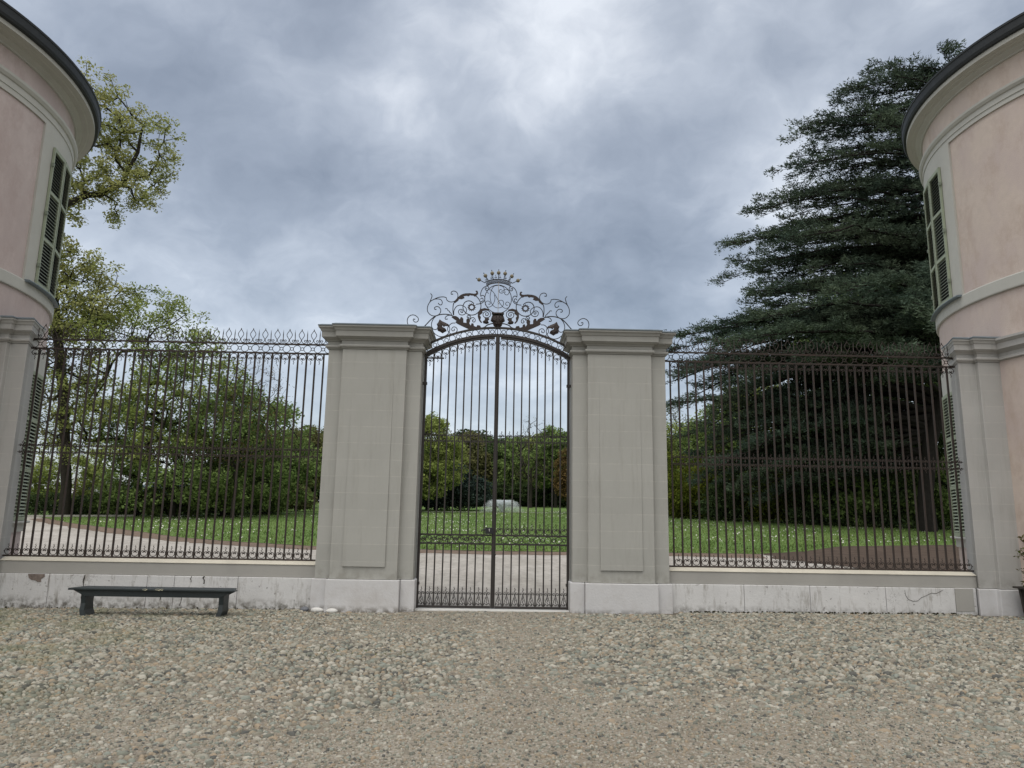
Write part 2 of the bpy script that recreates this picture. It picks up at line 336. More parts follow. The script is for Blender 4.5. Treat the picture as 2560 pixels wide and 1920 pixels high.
def ground_color(t, tc, cur):
    o = tc.outputs['Object']; at = N(t, 'ShaderNodeAttribute', attribute_name='sand'); sd_ = at.outputs['Fac']
    v = N(t, 'ShaderNodeTexVoronoi', i_Scale=70.); L(t, o, v.inputs['Vector']); s = N(t, 'ShaderNodeSeparateColor'); L(t, v.outputs['Color'], s.inputs[0])
    c = mixc(t, ramp(t, noise(t, o, .9, 6.), .4, .6), (.26, .225, .175), (.315, .28, .225))
    c = mixc(t, ramp(t, s.outputs[0], .55, 1., 0., .6), c, (.17, .155, .13)); c = mixc(t, ramp(t, s.outputs[1], .72, 1., 0., .75), c, (.46, .44, .40))
    dk = mixc(t, ramp(t, noise(t, o, 12, 4.), .4, .6), (.05, .043, .034), (.095, .082, .064))
    c = mixc(t, ramp(t, m_(t, 'ADD', sd_, m_(t, 'MULTIPLY', m_(t, 'SUBTRACT', noise(t, o, 7, 5.), .5), .8)), .25, .75), dk, c)
    gr = mixc(t, .8, c, (.08, .10, .03)); sep = N(t, 'ShaderNodeSeparateXYZ'); L(t, o, sep.inputs[0])
    lm = m_(t, 'MULTIPLY', ramp(t, sep.outputs[0], -2.6, -5.5), ramp(t, noise(t, o, 1.1, 6.), .44, .56)); c2 = mixc(t, m_(t, 'MULTIPLY', lm, .75), c, gr)
    dx = m_(t, 'DIVIDE', m_(t, 'ADD', sep.outputs[0], 1.8), .95); dy = m_(t, 'DIVIDE', m_(t, 'ADD', sep.outputs[1], 3.9), .38)
    rr = m_(t, 'ADD', m_(t, 'MULTIPLY', dx, dx), m_(t, 'MULTIPLY', dy, dy))
    mk = m_(t, 'MULTIPLY', ramp(t, rr, 1.3, .3), ramp(t, noise(t, o, 5, 5.), .38, .52)); return mixc(t, mk, c2, (.105, .12, .03))
def bumpvor(m, scale, st, dist=.015):
    t = m.node_tree; p = t.nodes['Principled BSDF']; tc = N(t, 'ShaderNodeTexCoord'); v = N(t, 'ShaderNodeTexVoronoi', i_Scale=scale); L(t, tc.outputs['Object'], v.inputs['Vector'])
    b = N(t, 'ShaderNodeBump', i_Strength=st, i_Distance=dist, invert=True); L(t, v.outputs['Distance'], b.inputs['Height']); L(t, b.outputs[0], p.inputs['Normal'])
bumpvor(mat('court_ground', (.3, .27, .22), .9, .2, extra=ground_color), 45, .9)
def path_color(t, tc, cur):
    o = tc.outputs['Object']; c = mixc(t, ramp(t, noise(t, o, .35, 6., .65), .4, .62), (.50, .475, .44), (.40, .375, .34))
    c = mixc(t, ramp(t, noise(t, o, 5, 6., .8), .5, .64, 0., .7), c, (.26, .245, .22)); c = mixc(t, ramp(t, noise(t, o, 1.6, 6., .7), .6, .75, 0., .4), c, (.22, .17, .13)); return mixc(t, ramp(t, noise(t, o, 2.2, 7., .85, (1, .35, 1)), .48, .62, 0., .55), c, (.27, .25, .225))
bumpvor(mat('path_gravel', (.4, .4, .4), .95, .15, extra=path_color), 30, .5)
def lawn_color(t, tc, cur):
    o = tc.outputs['Object']; c = mixc(t, ramp(t, noise(t, o, .25, 6., .7), .38, .62), (.10, .175, .05), (.145, .215, .07))
    c = mixc(t, ramp(t, noise(t, o, 3.2, 6., .8), .5, .75, 0., .7), c, (.21, .27, .10)); return mixc(t, ramp(t, noise(t, o, 14, 4., .8), .55, .75, 0., .4), c, (.045, .10, .02))
mat('lawn_grass', (.05, .1, .02), .95, .1, extra=lawn_color, bump=1., bscale=9)
mat('soil', (.095, .072, .058), .95, .1, .35, 2.5, 1., 9)
mat('edge_soil', (.19, .145, .115), .95, .1, .35, 3.5, 1., 12)
v, q = strip_mesh(np.array([-900, -200, -60, -30, -10, 0, 10, 30, 60, 200, 900.]), np.array([-300, -60, -20, -5, 0, 5, 20, 50, 90, 200, 900.]), -.012)
tag(obj('ground', np_mesh('ground', v, q, 4), MT['soil']), kind='structure')
gx = np.concatenate([[-30, -20, -12], np.arange(-10, 10.01, .1), [12, 20, 30]]); gy = np.concatenate([[-30, -18, -12], np.arange(-10, .31, .1)])
v, q = strip_mesh(gx, gy, 0); me = np_mesh('courtyard', v, q, 4); at_ = me.attributes.new('sand', 'FLOAT', 'POINT')
at_.data.foreach_set('value', np.clip(sand_at(v[:, 0], v[:, 1]), 0, 1.5).astype(np.float32)); tag(obj('courtyard', me, MT['court_ground']), kind='structure')
def clip_sheet(name, poly, dz, m, kind='structure'):
    bm = bmesh.new(); bm.faces.new([bm.verts.new((x, y, 0)) for x, y in poly])
    for x in (-10, 10):
        bmesh.ops.bisect_plane(bm, geom=bm.verts[:] + bm.edges[:] + bm.faces[:], plane_co=(x, 0, 0), plane_no=(1, 0, 0))
    bmesh.ops.bisect_plane(bm, geom=bm.verts[:] + bm.edges[:] + bm.faces[:], plane_co=(0, 90, 0), plane_no=(0, 1, 0))
    bmesh.ops.triangulate(bm, faces=bm.faces)
    for v in bm.verts: v.co.z = gz(v.co.x, v.co.y) + dz
    me = bpy.data.meshes.new(name); bm.to_mesh(me); bm.free()
    for p in me.polygons:
        if p.normal.z < 0: p.flip()
    return tag(obj(name, me, m), kind=kind)
rnd = random.Random(5)
def wob(pts, step=.5, amp=.12):
    out = []
    for (a, b), (c, d) in zip(pts[:-1], pts[1:]):
        n = max(1, int(math.hypot(c - a, d - b) / step))
        for i in range(n): t = i / n; out.append((a + (c - a) * t + rnd.uniform(-amp, amp), b + (d - b) * t + rnd.uniform(-amp, amp)))
    out.append(pts[-1]); return out
near = [(-25.5, 29.2), (-21.2, 24.4), (-17, 20.8), (-12.4, 16.4), (-9.4, 14.5), (-6.2, 12.9), (-3, 12.0), (-.1, 11.5), (5.8, 11.4), (8.6, 11.2), (10.6, 12.4), (13.1, 15.1), (18.7, 17.0), (30, 20), (60, 30)]
v, q = strip_mesh(np.array([-70, -40, -10, 0, 10, 20, 40.]), np.array([.3, 5, 10, 20, 34.]), 0)
tag(obj('gravel_path', np_mesh('gravel_path', v, q, 4), MT['path_gravel']), kind='structure')
clip_sheet('soil_edge', wob([(x - .3, y - 1.3 - .25 * math.sin(x)) for x, y in near[:10]], .4, .15) + wob(near[:10][::-1], 1, .1), .006, MT['edge_soil'])
clip_sheet('mulch_bed', wob([(8.7, 11.5), (8.6, 9.6), (9.6, 7.6), (11.5, 5.2), (14, 3.5), (30, 3)], .4, .2) + [(40, 24), (30, 20.3), (18.7, 17.3), (13.1, 15.4), (10.6, 12.7)], .010, MT['soil'])
lawn = clip_sheet('lawn', wob(near, .3, .07) + [(60, 86), (-60, 86), (-36, 40)], .016, MT['lawn_grass'])
# ------------------------------------------------------------------ cobbles: one dome per stone, set in sandy ground
rs = np.random.RandomState(3)
def domes(name, pts, rx, ry, rz, ang, zoff, m, seg=8):
    n = len(pts); th = np.arange(seg) * 2 * PI / seg; r = np.random.RandomState(9)
    prof = [(1.0, -.35), (.98, .15), (.70, .72), (.0, 1.0)]
    vs = []
    wobb = 1 + .16 * r.randn(n, seg)
    for k, (pr, pz) in enumerate(prof[:3]):
        x = pr * np.cos(th)[None] * rx[:, None] * wobb; y = pr * np.sin(th)[None] * ry[:, None] * wobb
        z = pz * rz[:, None] * (1 + .1 * r.randn(n, seg)); vs.append(np.stack([x, y, z], -1))
    top = np.stack([.1 * rx * r.randn(n), .1 * ry * r.randn(n), rz], -1)[:, None]
    V = np.concatenate(vs + [top], 1); c, s = np.cos(ang)[:, None], np.sin(ang)[:, None]
    x = V[..., 0] * c - V[..., 1] * s; y = V[..., 0] * s + V[..., 1] * c
    g = .008 * np.clip(pts[:, 0], -10, 10) + .035 * np.clip(pts[:, 1], 0, 90)
    V = np.stack([x + pts[:, 0:1], y + pts[:, 1:2], V[..., 2] + (g + zoff)[:, None]], -1)
    per = 3 * seg + 1; f = []
    for k in range(2):
        for j in range(seg): f.append((k * seg + j, k * seg + (j + 1) % seg, (k + 1) * seg + (j + 1) % seg)); f.append((k * seg + j, (k + 1) * seg + (j + 1) % seg, (k + 1) * seg + j))
    for j in range(seg): f.append((2 * seg + j, 2 * seg + (j + 1) % seg, 3 * seg))
    F = np.array(f)[None] + (np.arange(n) * per)[:, None, None]
    return obj(name, np_mesh(name, V.reshape(-1, 3), F.ravel(), 3, True), m)
def cobble_color(t, tc, cur):
    g = N(t, 'ShaderNodeNewGeometry'); r = N(t, 'ShaderNodeValToRGB'); L(t, g.outputs['Random Per Island'], r.inputs[0]); r.color_ramp.interpolation = 'CONSTANT'
    e = r.color_ramp.elements; cols = [(.31, .30, .25), (.20, .21, .175), (.34, .315, .255), (.24, .225, .18), (.385, .365, .31), (.15, .155, .13), (.30, .255, .19), (.25, .27, .235), (.44, .42, .36), (.21, .19, .15), (.33, .265, .19), (.32, .31, .26), (.095, .097, .09), (.25, .225, .185)]
    e[0].position = 0; e[0].color = (*cols[0], 1); e[1].position = 1 / 14; e[1].color = (*cols[1], 1)
    for i in range(2, 14): a = e.new(i / 14); a.color = (*cols[i], 1)
    o = tc.outputs['Object']; c = mixc(t, ramp(t, noise(t, o, 40, 4.), .4, .8, 0., .35), r.outputs[0], (.18, .17, .14))
    s = N(t, 'ShaderNodeSeparateXYZ'); L(t, o, s.inputs[0]); lm = m_(t, 'MULTIPLY', ramp(t, s.outputs[0], -3, -6), ramp(t, noise(t, o, 1.1, 6.), .44, .6))
    return mixc(t, m_(t, 'MULTIPLY', lm, .38), c, (.15, .16, .06))
mat('cobble', (.3, .3, .3), .75, .3, extra=cobble_color, bump=.25, bscale=60)
sp = .056; pts = []
ys = np.arange(-9.6, -.28, sp * .80)
for k, y in enumerate(ys):
    w = min(15, .78 * (y + 12.7) + 1.4); xs = np.arange(-w, w, sp) + (k % 2) * sp / 2; pts.append(np.stack([xs, np.full_like(xs, y)], -1))
pts = np.concatenate(pts); pts += rs.uniform(-.017, .017, pts.shape)
X, Y = pts[:, 0], pts[:, 1]
keep = ~((np.abs(np.abs(X) - 2.15) < .95) & (Y > -.50)) & ~((np.abs(X) > 8.05) & (Y > -.5))
sand = sand_at(X, Y)
keep &= rs.uniform(0, 1, len(X)) > np.clip((sand - .5) * .85, 0, .85)
pts = pts[keep]; sand = sand[keep]; n = len(pts)
sz = np.clip(rs.lognormal(math.log(.0242), .28, n), .012, .046)
domes('cobbles', pts, sz * rs.uniform(1.0, 1.35, n), sz * rs.uniform(.55, .85, n), sz * .6 + .014, rs.normal(0, .55, n), .002 - .024 * np.clip(sand, -.2, 1.3) + rs.uniform(-.006, .006, n), MT['cobble'])
tag(bpy.data.objects['cobbles'], 'worn river cobbles set in sandy courtyard ground', 'cobbles', kind='stuff')
n = 90000; yy = rs.uniform(-9.4, -.3, n); xx = rs.uniform(-1, 1, n) * (.78 * (yy + 12.7) + .8)
pp = np.stack([xx, yy], -1); kk = ~((np.abs(np.abs(xx) - 2.15) < .95) & (yy > -.5)) & ~((np.abs(xx) > 8.05) & (yy > -.5)); kk &= rs.uniform(0, 1, len(xx)) < np.clip(sand_at(xx, yy) * 1.1 - .05, .12, 1); pp = pp[kk]; n = len(pp); s2 = np.clip(rs.lognormal(math.log(.0085), .4, n), .004, .02)
domes('loose_grit', pp, s2 * 1.2, s2 * .8, s2 * .8, rs.uniform(0, 3, n), 0.003 + 0 * s2, MT['cobble'], 5)
tag(bpy.data.objects['loose_grit'], 'fine grit and pebbles scattered between the cobbles', 'grit', kind='stuff')
# ------------------------------------------------------------------ gate pillars
def plan(a0, a1, c0, c1, yo, yc, yb, yb2, o, z, chamf=0):
    return [(a0 - o, -yo - o, z), (c0 - o, -yo - o, z), (c0 - o, -yc - o, z), (c1 + o, -yc - o, z), (c1 + o, -yo - o, z), (a1 + o, -yo - o, z), (a1 + o, yb + o, z), (c1 + o, yb + o, z), (c1 + o, yb2 + o, z), (c0 - o, yb2 + o, z), (c0 - o, yb + o, z), (a0 - o + chamf, yb + o, z)]
CORN = [(4.395, 0), (4.398, .018), (4.415, .022), (4.425, .045), (4.44, .052), (4.455, .052), (4.47, .045), (4.478, .018), (4.54, .018), (4.543, .034), (4.56, .045), (4.585, .085), (4.60, .095), (4.603, .112), (4.70, .114), (4.703, .126), (4.735, .138), (4.757, .152), (4.76, .165), (4.787, .167)]
def pillar(name, label, dims, mstone, mcorn, chamf=0, panel=True):
    r = empty(name, (0, 0, 0)); tag(r, label, 'pillar')
    a0, a1, c0, c1, yo, yc, yb, yb2 = dims
    m = MB(); m.loft([plan(*dims, 0, .505, chamf), plan(*dims, 0, 4.395, chamf)]); bevel(obj('shaft', m, mstone, r), .006)
    # plinth of separate marble blocks
    m = MB()
    for (x0, x1, y0, y1) in ((a0 - .04, c0 - .052, -yo - .04, yb + .04), (c0 - .048, c1 + .048, -yc - .045, yb2 + .045), (c1 + .052, a1 + .04, -yo - .036, yb + .04)):
        m.box(x0, x1, y0, y1, -.2, .500)
    bevel(obj('plinth', m, MT['marble'], r), .012)
    m = MB(); m.loft([plan(*dims, o, z + .0005, chamf) for z, o in CORN]); obj('cornice', m, mcorn, r)
    m = MB(); m.loft([plan(*dims, .172, 4.789, chamf), plan(*dims, .176, 4.792, chamf), plan(*dims, .176, 4.806, chamf), plan(*dims, .12, 4.83, chamf)]); obj('lead_cap', m, MT['lead'], r)
    if panel:
        q = (c0 + c1) / 2; w = .352; m = MB()
        m.add([(q - w, -yc - .001, 4.13), (q + w, -yc - .001, 4.13), (q + w, -yc - .026, .71), (q - w, -yc - .026, .71), (q - w, -yc + .01, 4.13), (q + w, -yc + .01, 4.13), (q + w, -yc + .01, .71), (q - w, -yc + .01, .71)],
              [(0, 1, 2, 3), (4, 7, 6, 5), (0, 4, 5, 1), (1, 5, 6, 2), (2, 6, 7, 3), (3, 7, 4, 0)])
        obj('panel', m, mstone, r)
    return r
GP = (1.33, 2.965, 1.585, 2.70, .306, .402, .22, .30)
def neg(d): return (-d[1], -d[0], -d[3], -d[2], *d[4:])
pillar('gate_pillar', 'grey painted stone pillar left of the gate, nearer the dark bench', neg(GP), MT['painted_stone'], MT['cornice_stone'])
pillar('gate_pillar', 'grey painted stone pillar right of the gate, nearer the cedar', GP, MT['painted_stone'], MT['cornice_stone'])
# corner pillars against the towers
def corner(s, label):
    r = empty('corner_pillar'); tag(r, label, 'pillar')
    def pl(o, z):
        P = [(8.20 - o, -.306 - o), (8.50 - o, -.306 - o), (8.50 - o, -.402 - o), (9.17 + o, -.402 - o), (9.17 + o, -.306 - o), (9.6, -.306 - o), (9.6, .25 + o * .4), (8.40 - o * .5, .25 + o * .4), (8.345 - o * .7, .02)]
        P = [(s * x, y, z) for x, y in P]; return P if s > 0 else P[::-1]
    m = MB(); m.loft([pl(0, .505), pl(0, 4.395)]); bevel(obj('shaft', m, MT['corner_stone'], r), .012, 3)
    m = MB(); m.loft([pl(.04, -.2), pl(.04, .50)]); bevel(obj('plinth', m, MT['marble'], r), .012)
    m = MB(); m.loft([pl(o * .93, z + .0005) for z, o in CORN]); obj('cornice', m, MT['corner_stone'], r)
    m = MB(); m.loft([pl(.160, 4.789), pl(.166, 4.792), pl(.166, 4.806), pl(.1, 4.84)]); obj('lead_cap', m, MT['lead'], r)
    return r
corner(-1, 'beige corner pillar joining the fence to the left round tower')
corner(1, 'beige corner pillar joining the fence to the right round tower by the planter')
# ------------------------------------------------------------------ low walls
def low_wall(s, label, cuts):
    r = empty('low_wall'); tag(r, label, 'wall'); x0, x1 = 3.0, 8.2
    xs = sorted([x0] + cuts + [x1]); m = MB(); rr = random.Random(8 + s)
    for a, b in zip(xs[:-1], xs[1:]):
        d = rr.uniform(0, .006); aa, bb = (s * (a + .003), s * (b - .003))
        m.box(min(aa, bb), max(aa, bb), -.225 - d, .12, -.2, .497 + rr.uniform(-.002, .001))
    bevel(obj('plinth', m, MT['wall_marble'], r), .01)
    m = MB(); a, b = sorted((s * 2.975, s * 8.24)); m.box(a, b, -.20, .10, .499, .699)
    bevel(obj('wall_course', m, MT['wall_stone'], r), .006)
    m = MB(); pr = [(-.212, .701), (-.212, .712), (-.09, .757), (.07, .757), (.11, .712), (.11, .701)]
    m.loft([[(a, y, z) for y, z in pr], [(b, y, z) for y, z in pr]]); bevel(obj('coping', m, MT['cap_stone'], r), .004)
    if s < 0:      # settlement cracks and a patch of lost render on the left plinth
        mat('crack', (.045, .038, .03), .95, .1); rk = random.Random(4)
        def crack(x, z0, z1, w):
            n = 9; L_, R2 = [], []; xx = x
            for i in range(n + 1):
                z = z0 + (z1 - z0) * i / n; xx += rk.uniform(-.014, .014); ww = w * (.35 + .65 * rk.random()); L_.append((xx - ww, z)); R2.append((xx + ww, z))
            m = MB(); m.prism(L_ + R2[::-1], -.2345, -.20); obj('crack', m, MT['crack'], r)
        crack(-6.78, .03, .49, .008); crack(-5.17, .02, .30, .006); crack(-5.02, .40, .495, .007); crack(-4.80, .38, .495, .012); crack(-5.50, .10, .24, .005)
        mat('lost_render', (.20, .165, .145), .95, .1, .4, 14, .8, 20)
        m = MB(); pp = [(-7.72, .492), (-7.45, .492), (-7.44, .45), (-7.50, .41), (-7.49, .37), (-7.55, .365), (-7.58, .39), (-7.66, .40), (-7.70, .43)]; m.prism(pp, -.2335, -.20); obj('lost_render', m, MT['lost_render'], r)
    else:
        mat('crack', (.045, .038, .03), .95, .1)
        m = MB(); pts = [(7.62, .46), (7.56, .43), (7.50, .40), (7.42, .41), (7.32, .36), (7.24, .33), (7.18, .28), (7.10, .27), (7.02, .30), (6.98, .36), (6.97, .45)]
        m.prism(pts + [(x + .003, z + .006) for x, z in pts[::-1]], -.2345, -.20); obj('crack', m, MT['crack'], r)
        m = MB(); m.box(7.83, 8.14, -.236, -.2, .12, .492); bevel(obj('repair_panel', m, MT['wall_stone'], r), .002)
    return r
low_wall(-1, 'stained low wall behind the dark bench on the left', [4.25, 5.30, 5.75, 7.37])
low_wall(1, 'low marble wall under the right fence beside the cedar lawn', [4.24, 5.36, 6.65, 7.83])
m = MB(); m.box(-1.31, 1.31, -.20, .25, -.15, .018); tag(bevel(obj('threshold', m, MT['white_stone']), .008), 'worn white stone threshold under the iron gate', 'threshold')
def moss(t, tc, cur): return None
mo = []; r1 = random.Random(2); M2 = MB()
for i in range(420):
    x = r1.uniform(3.2, 8.0) if r1.random() < .75 else r1.uniform(-8, -3.2)
    if x > 0 and not (3.25 < x < 7.9): continue
    q = r1.uniform(.006, .02); M2.sphere((x, -.232 - r1.uniform(0, .03), gz(x, 0) + r1.uniform(0, .028)), q, 5, 3)
mat('moss', (.035, .032, .018), .95, .1, .4, 30)
tag(obj('moss', M2, MT['moss'], smooth=True), 'dark moss and dirt along the foot of the walls', 'moss', kind='stuff')
# ------------------------------------------------------------------ round towers
def tower(cx, cy, R, Re, face, half, label, zt, mp, side):
    r = empty('round_tower', (cx, cy, 0)); tag(r, label, 'tower')
    eave, corn, band_t, band_b, sill_t, sill_b = zt
    m = MB(); m.lathe([(R, -.2), (R, sill_b), (R, sill_t), (R, band_b), (R, corn)], n=128); obj('wall', m, mp, r, smooth=True)
    m = MB(); m.lathe([(R + .002, sill_b), (R + .045, sill_b + .004), (R + .05, sill_b + .02), (R + .05, sill_t - .02), (R + .04, sill_t), (R, sill_t + .004)], n=128); obj('string_course', m, MT['trim'], r)
    h = band_t - band_b
    m = MB(); m.lathe([(R + .002, band_b), (R + .03, band_b), (R + .03, band_b + h * .30), (R + .045, band_b + h * .31), (R + .045, band_b + h * .66), (R + .07, band_b + h * .70), (R + .10, band_b + h * .85), (R + .105, band_t), (R, band_t + .01)], n=128); obj('architrave', m, MT['trim'], r)
    g = Re - R; e0 = eave
    m = MB(); m.lathe([(R + .002, e0 - .45), (R + .035, e0 - .445), (R + .045, e0 - .42), (R + .11, e0 - .385), (R + .12, e0 - .375), (R + .13, e0 - .36), (R + g * .50, e0 - .352), (R + g * .55, e0 - .335), (R + g * .80, e0 - .330), (R + g * .80, e0 - .235), (R, e0 - .22)], n=128); obj('cornice', m, MT['trim'], r)
    m = MB(); m.lathe([(R + .1, e0 - .225), (Re - .085, e0 - .250), (Re - .03, e0 - .235), (Re - .008, e0 - .19), (Re - .002, e0 - .06), (Re + .012, e0 - .05), (Re + .012, e0 - .01), (Re - .03, e0), (Re - .12, e0 - .03)], n=128); obj('gutter', m, MT['gutter'], r)
    m = MB(); m.lathe([(Re - .12, eave - .06), (Re - .05, eave + .02), (0.02, eave + R * .55)], n=96); obj('roof', m, MT['gutter'], r)
    # moulded belt level with the pillar cornices, on the courtyard side
    a0, a1 = (R_(182), R_(262)) if side > 0 else (R_(278), R_(358))
    m = MB(); m.lathe([(R - .02, 4.40), (R + .05, 4.425), (R + .05, 4.465), (R + .02, 4.48), (R + .02, 4.54), (R + .11, 4.60), (R + .11, 4.70), (R + .16, 4.75), (R + .16, 4.79), (R - .02, 4.83)], n=40, a0=a0, a1=a1); obj('belt_course', m, MT['corner_stone'], r)
    # windows: surround, sill and a pair of louvred shutters on the curved wall
    for (zb, ztop, fb, ft, low) in ((sill_t + .02, sill_t + 2.80, sill_t + .004, band_b, False), (1.33, 4.12, 1.12, 4.62, True)):
        hw = half; fo = half + R_(4.6) * side_sc(R)
        m = MB(); 
        for b0, b1, zz0, zz1 in ((-fo, -hw, fb, ft), (hw, fo, fb, ft), (-hw, hw, ztop, ft), (-hw, hw, fb, zb)):
            if zz1 - zz0 < .01: continue
            m.lathe([(R - .01, zz0), (R + .04, zz0), (R + .04, zz1), (R - .01, zz1)], n=10, a0=face + b0, a1=face + b1)
        obj('window_surround', m, MT['trim'], r)
        m = MB(); m.lathe([(R - .05, zb), (R + .008, zb), (R + .008, ztop), (R - .05, ztop)], n=10, a0=face - hw, a1=face + hw); obj('shade_backing', m, MT['dark'], r)  # near-black slab painting the shade behind the slats; the wall has no opening
        if not low or True:
            m = MB(); m.lathe([(R, zb - .05), (R + .13, zb - .05), (R + .14, zb - .03), (R + .13, zb - .012), (R, zb - .004)], n=12, a0=face - fo * .98, a1=face + fo * .98); obj('window_sill', m, MT['lead'] if not low else MT['trim'], r)
        for sgn in (-1, 1):
            b0, b1 = (-hw, -.004) if sgn < 0 else (.004, hw)
            A = Vector(((R + .045) * math.cos(face + b0), (R + .045) * math.sin(face + b0), 0)); B = Vector(((R + .045) * math.cos(face + b1), (R + .045) * math.sin(face + b1), 0))
            u = (B - A); wd = u.length; u.normalize(); nrm = Vector((u.y, -u.x, 0)); 
            if nrm.dot(A) < 0: nrm = -nrm
            base = empty_part = None
            def bx(mb, x0, x1, d0, d1, zz0, zz1, tilt=0):
                P = []
                for zz, sh in ((zz0, 0), (zz1, tilt)):
                    for (xx, dd) in ((x0, d0), (x1, d0), (x1, d1), (x0, d1)):
                        v = A + u * xx + nrm * (dd + sh); P.append((v.x, v.y, zz))
                mb.add(P, [(0, 3, 2, 1), (4, 5, 6, 7), (0, 1, 5, 4), (1, 2, 6, 5), (2, 3, 7, 6), (3, 0, 4, 7)])
            f = MB(); bx(f, 0, .045, .0, .042, zb, ztop); bx(f, wd - .045, wd, .0, .042, zb, ztop)
            H = ztop - zb; secs = [zb, zb + H * .335, zb + H * .675, ztop]
            for k, zz in enumerate((zb, zb + H * .335 - .03, zb + H * .675 - .03, ztop - .07)): bx(f, .045, wd - .045, .001, .040, zz, zz + (.07 if k in (0, 3) else .06))
            sh = obj('shutter', f, MT['shutter_green'], r)
            s = MB()
            for k in range(3):
                lo = secs[k] + (.07 if k == 0 else .03); hi = secs[k + 1] - (.07 if k == 2 else .03); ns = 13; st = (hi - lo) / ns
                for j in range(ns): bx(s, .046, wd - .046, .030, .037, lo + j * st + .008, lo + j * st + st * .60, -.022)
            obj('slats', s, MT['slat_green'] if not low else MT['shutter_green'], sh)
            for zz in (zb + .35, (zb + ztop) / 2, ztop - .4):
                hg = MB(); bx(hg, (-.03 if sgn * 1 < 0 else wd - .02), (.02 if sgn < 0 else wd + .03), .02, .06, zz, zz + .07)
                obj('hinge', hg, MT['slat_green'], sh)
    return r
def side_sc(R): return 4.4 / R
# ------------------------------------------------------------------
tower(-13.13, -.32, 4.43, 4.88, R_(16.7), R_(7.4), 'pink left tower with dark shutters, in front of the oak', (10.0, 9.62, 9.12, 8.78, 5.67, 5.44), MT['pink_render_l'], -1)
tower(12.80, .05, 3.94, 4.32, R_(162.6), R_(8.4), 'pink right tower with green shutters, in front of the cedar', (10.25, 9.90, 9.28, 8.99, 5.86, 5.62), MT['pink_render'], 1)
# ------------------------------------------------------------------ wrought iron
def mir(half): return [(-x, z) for x, z in half[::-1]]
def cv(mb, pts, r=.005, n=5, sub=4, y=0): mb.tube([Vector((p[0], y, p[1])) for p in cr([(a, b, 0) for a, b in pts], sub)], r, n)
def scroll_mesh(w=.055, tongue=True):
    m = MB(); k = w / .055
    h = [(0, .008), (.032 * k, .016), (.053 * k, .045), (.053 * k, .078), (.036 * k, .104), (.014 * k, .100), (.008 * k, .082), (.020 * k, .072), (.031 * k, .082)]
    cv(m, h, .0060); cv(m, [(-a, b) for a, b in h], .0060)
    m.sphere((0, 0, .085), .010, 6, 4); m.box(-.02 * k, .02 * k, -.004, .004, .080, .092)
    if tongue: cv(m, [(0, .088), (.010, .112), (-.008, .132), (.010, .155), (-.004, .172), (.004, .188)], .0052, 4)
    for s in (-1, 1): m.sphere((s * .062 * k, 0, .062), .012, 6, 4)
    return m.mesh('scroll', True)
def mid_mesh(h=.0575, w=.055):
    m = MB(); k = w / .055
    m.tube([(0, 0, z) for z in (-h * .9, -.02, -.012, .0, .012, .02, h * .9)], [.005, .005, .010, .012, .010, .005, .005], 6)
    for s in (-1, 1):
        for v in (-1, 1):
            c = [(.003, v * (h - .015)), (.018 * k, v * (h + .016)), (.040 * k, v * (h + .018)), (.048 * k, v * h), (.036 * k, v * (h - .014)), (.026 * k, v * (h - .002))]
            cv(m, [(s * a, b) for a, b in c], .0060)
    for v in (-1, 1):
        cv(m, [(0, v * h), (.010, v * (h + .028)), (-.009, v * (h + .048)), (.008, v * (h + .068)), (0, v * (h + .088))], .0052, 4)
        m.box(-.076 * k, .076 * k, -.0035, .0035, v * h - .004, v * h + .004)
    return m.mesh('scroll_bracket', True)
def spike_mesh():
    m = MB(); m.tube([(0, 0, 0), (0, 0, .05), (0, 0, .055), (0, 0, .075), (0, 0, .08), (0, 0, .17), (0, 0, .255)], [.006, .006, .013, .013, .007, .008, .001], 6); return m.mesh('spike', True)
def flame_mesh():
    m = MB(); h = [(0, .262), (.004, .245), (.020, .220), (.044, .180), (.047, .150), (.030, .115), (.010, .085), (.004, .060), (.020, .024), (.052, .010), (.084, .026), (.090, .054), (.070, .070), (.052, .056), (.060, .038), (.072, .046)]
    cv(m, h, .0062); cv(m, [(-a, b) for a, b in h], .0062); m.sphere((0, 0, .264), .009, 6, 4); return m.mesh('flame_finial', True)
def ring_mesh(r): m = MB(); m.tube([(r * math.cos(a), 0, r * math.sin(a)) for a in [2 * PI * i / 20 for i in range(20)]], .0062, 5, close=True); return m.mesh('ring', True)
def vee_mesh(w=.058):
    m = MB(); k = w / .058
    for s in (-1, 1):
        cv(m, [(s * .055 * k, .012), (s * .030 * k, .10), (s * .006, .175), (s * .012, .215), (s * .034 * k, .228), (s * .048 * k, .208), (s * .036 * k, .192), (s * .027 * k, .204)], .0056)
        cv(m, [(s * .008, .012), (s * .018 * k, .036), (s * .038 * k, .046), (s * .046 * k, .028), (s * .034 * k, .016)], .0056)
    cv(m, [(0, .02), (.010, .05), (-.009, .075), (.008, .10), (-.007, .125), (.004, .15)], .0052, 4)
    m.box(-.066 * k, .066 * k, -.003, .003, .198, .205)
    cv(m, [(0, .19), (.009, .225), (-.009, .25), (.009, .275), (-.003, .295), (.002, .31)], .0052, 4)
    return m.mesh('scroll', True)
def barm(z0, z1, w=.026, name='bar'):
    m = MB(); m.box(-w / 2, w / 2, -w / 2, w / 2, 0, z1 - z0); return m.mesh(name)
BSP = .1533
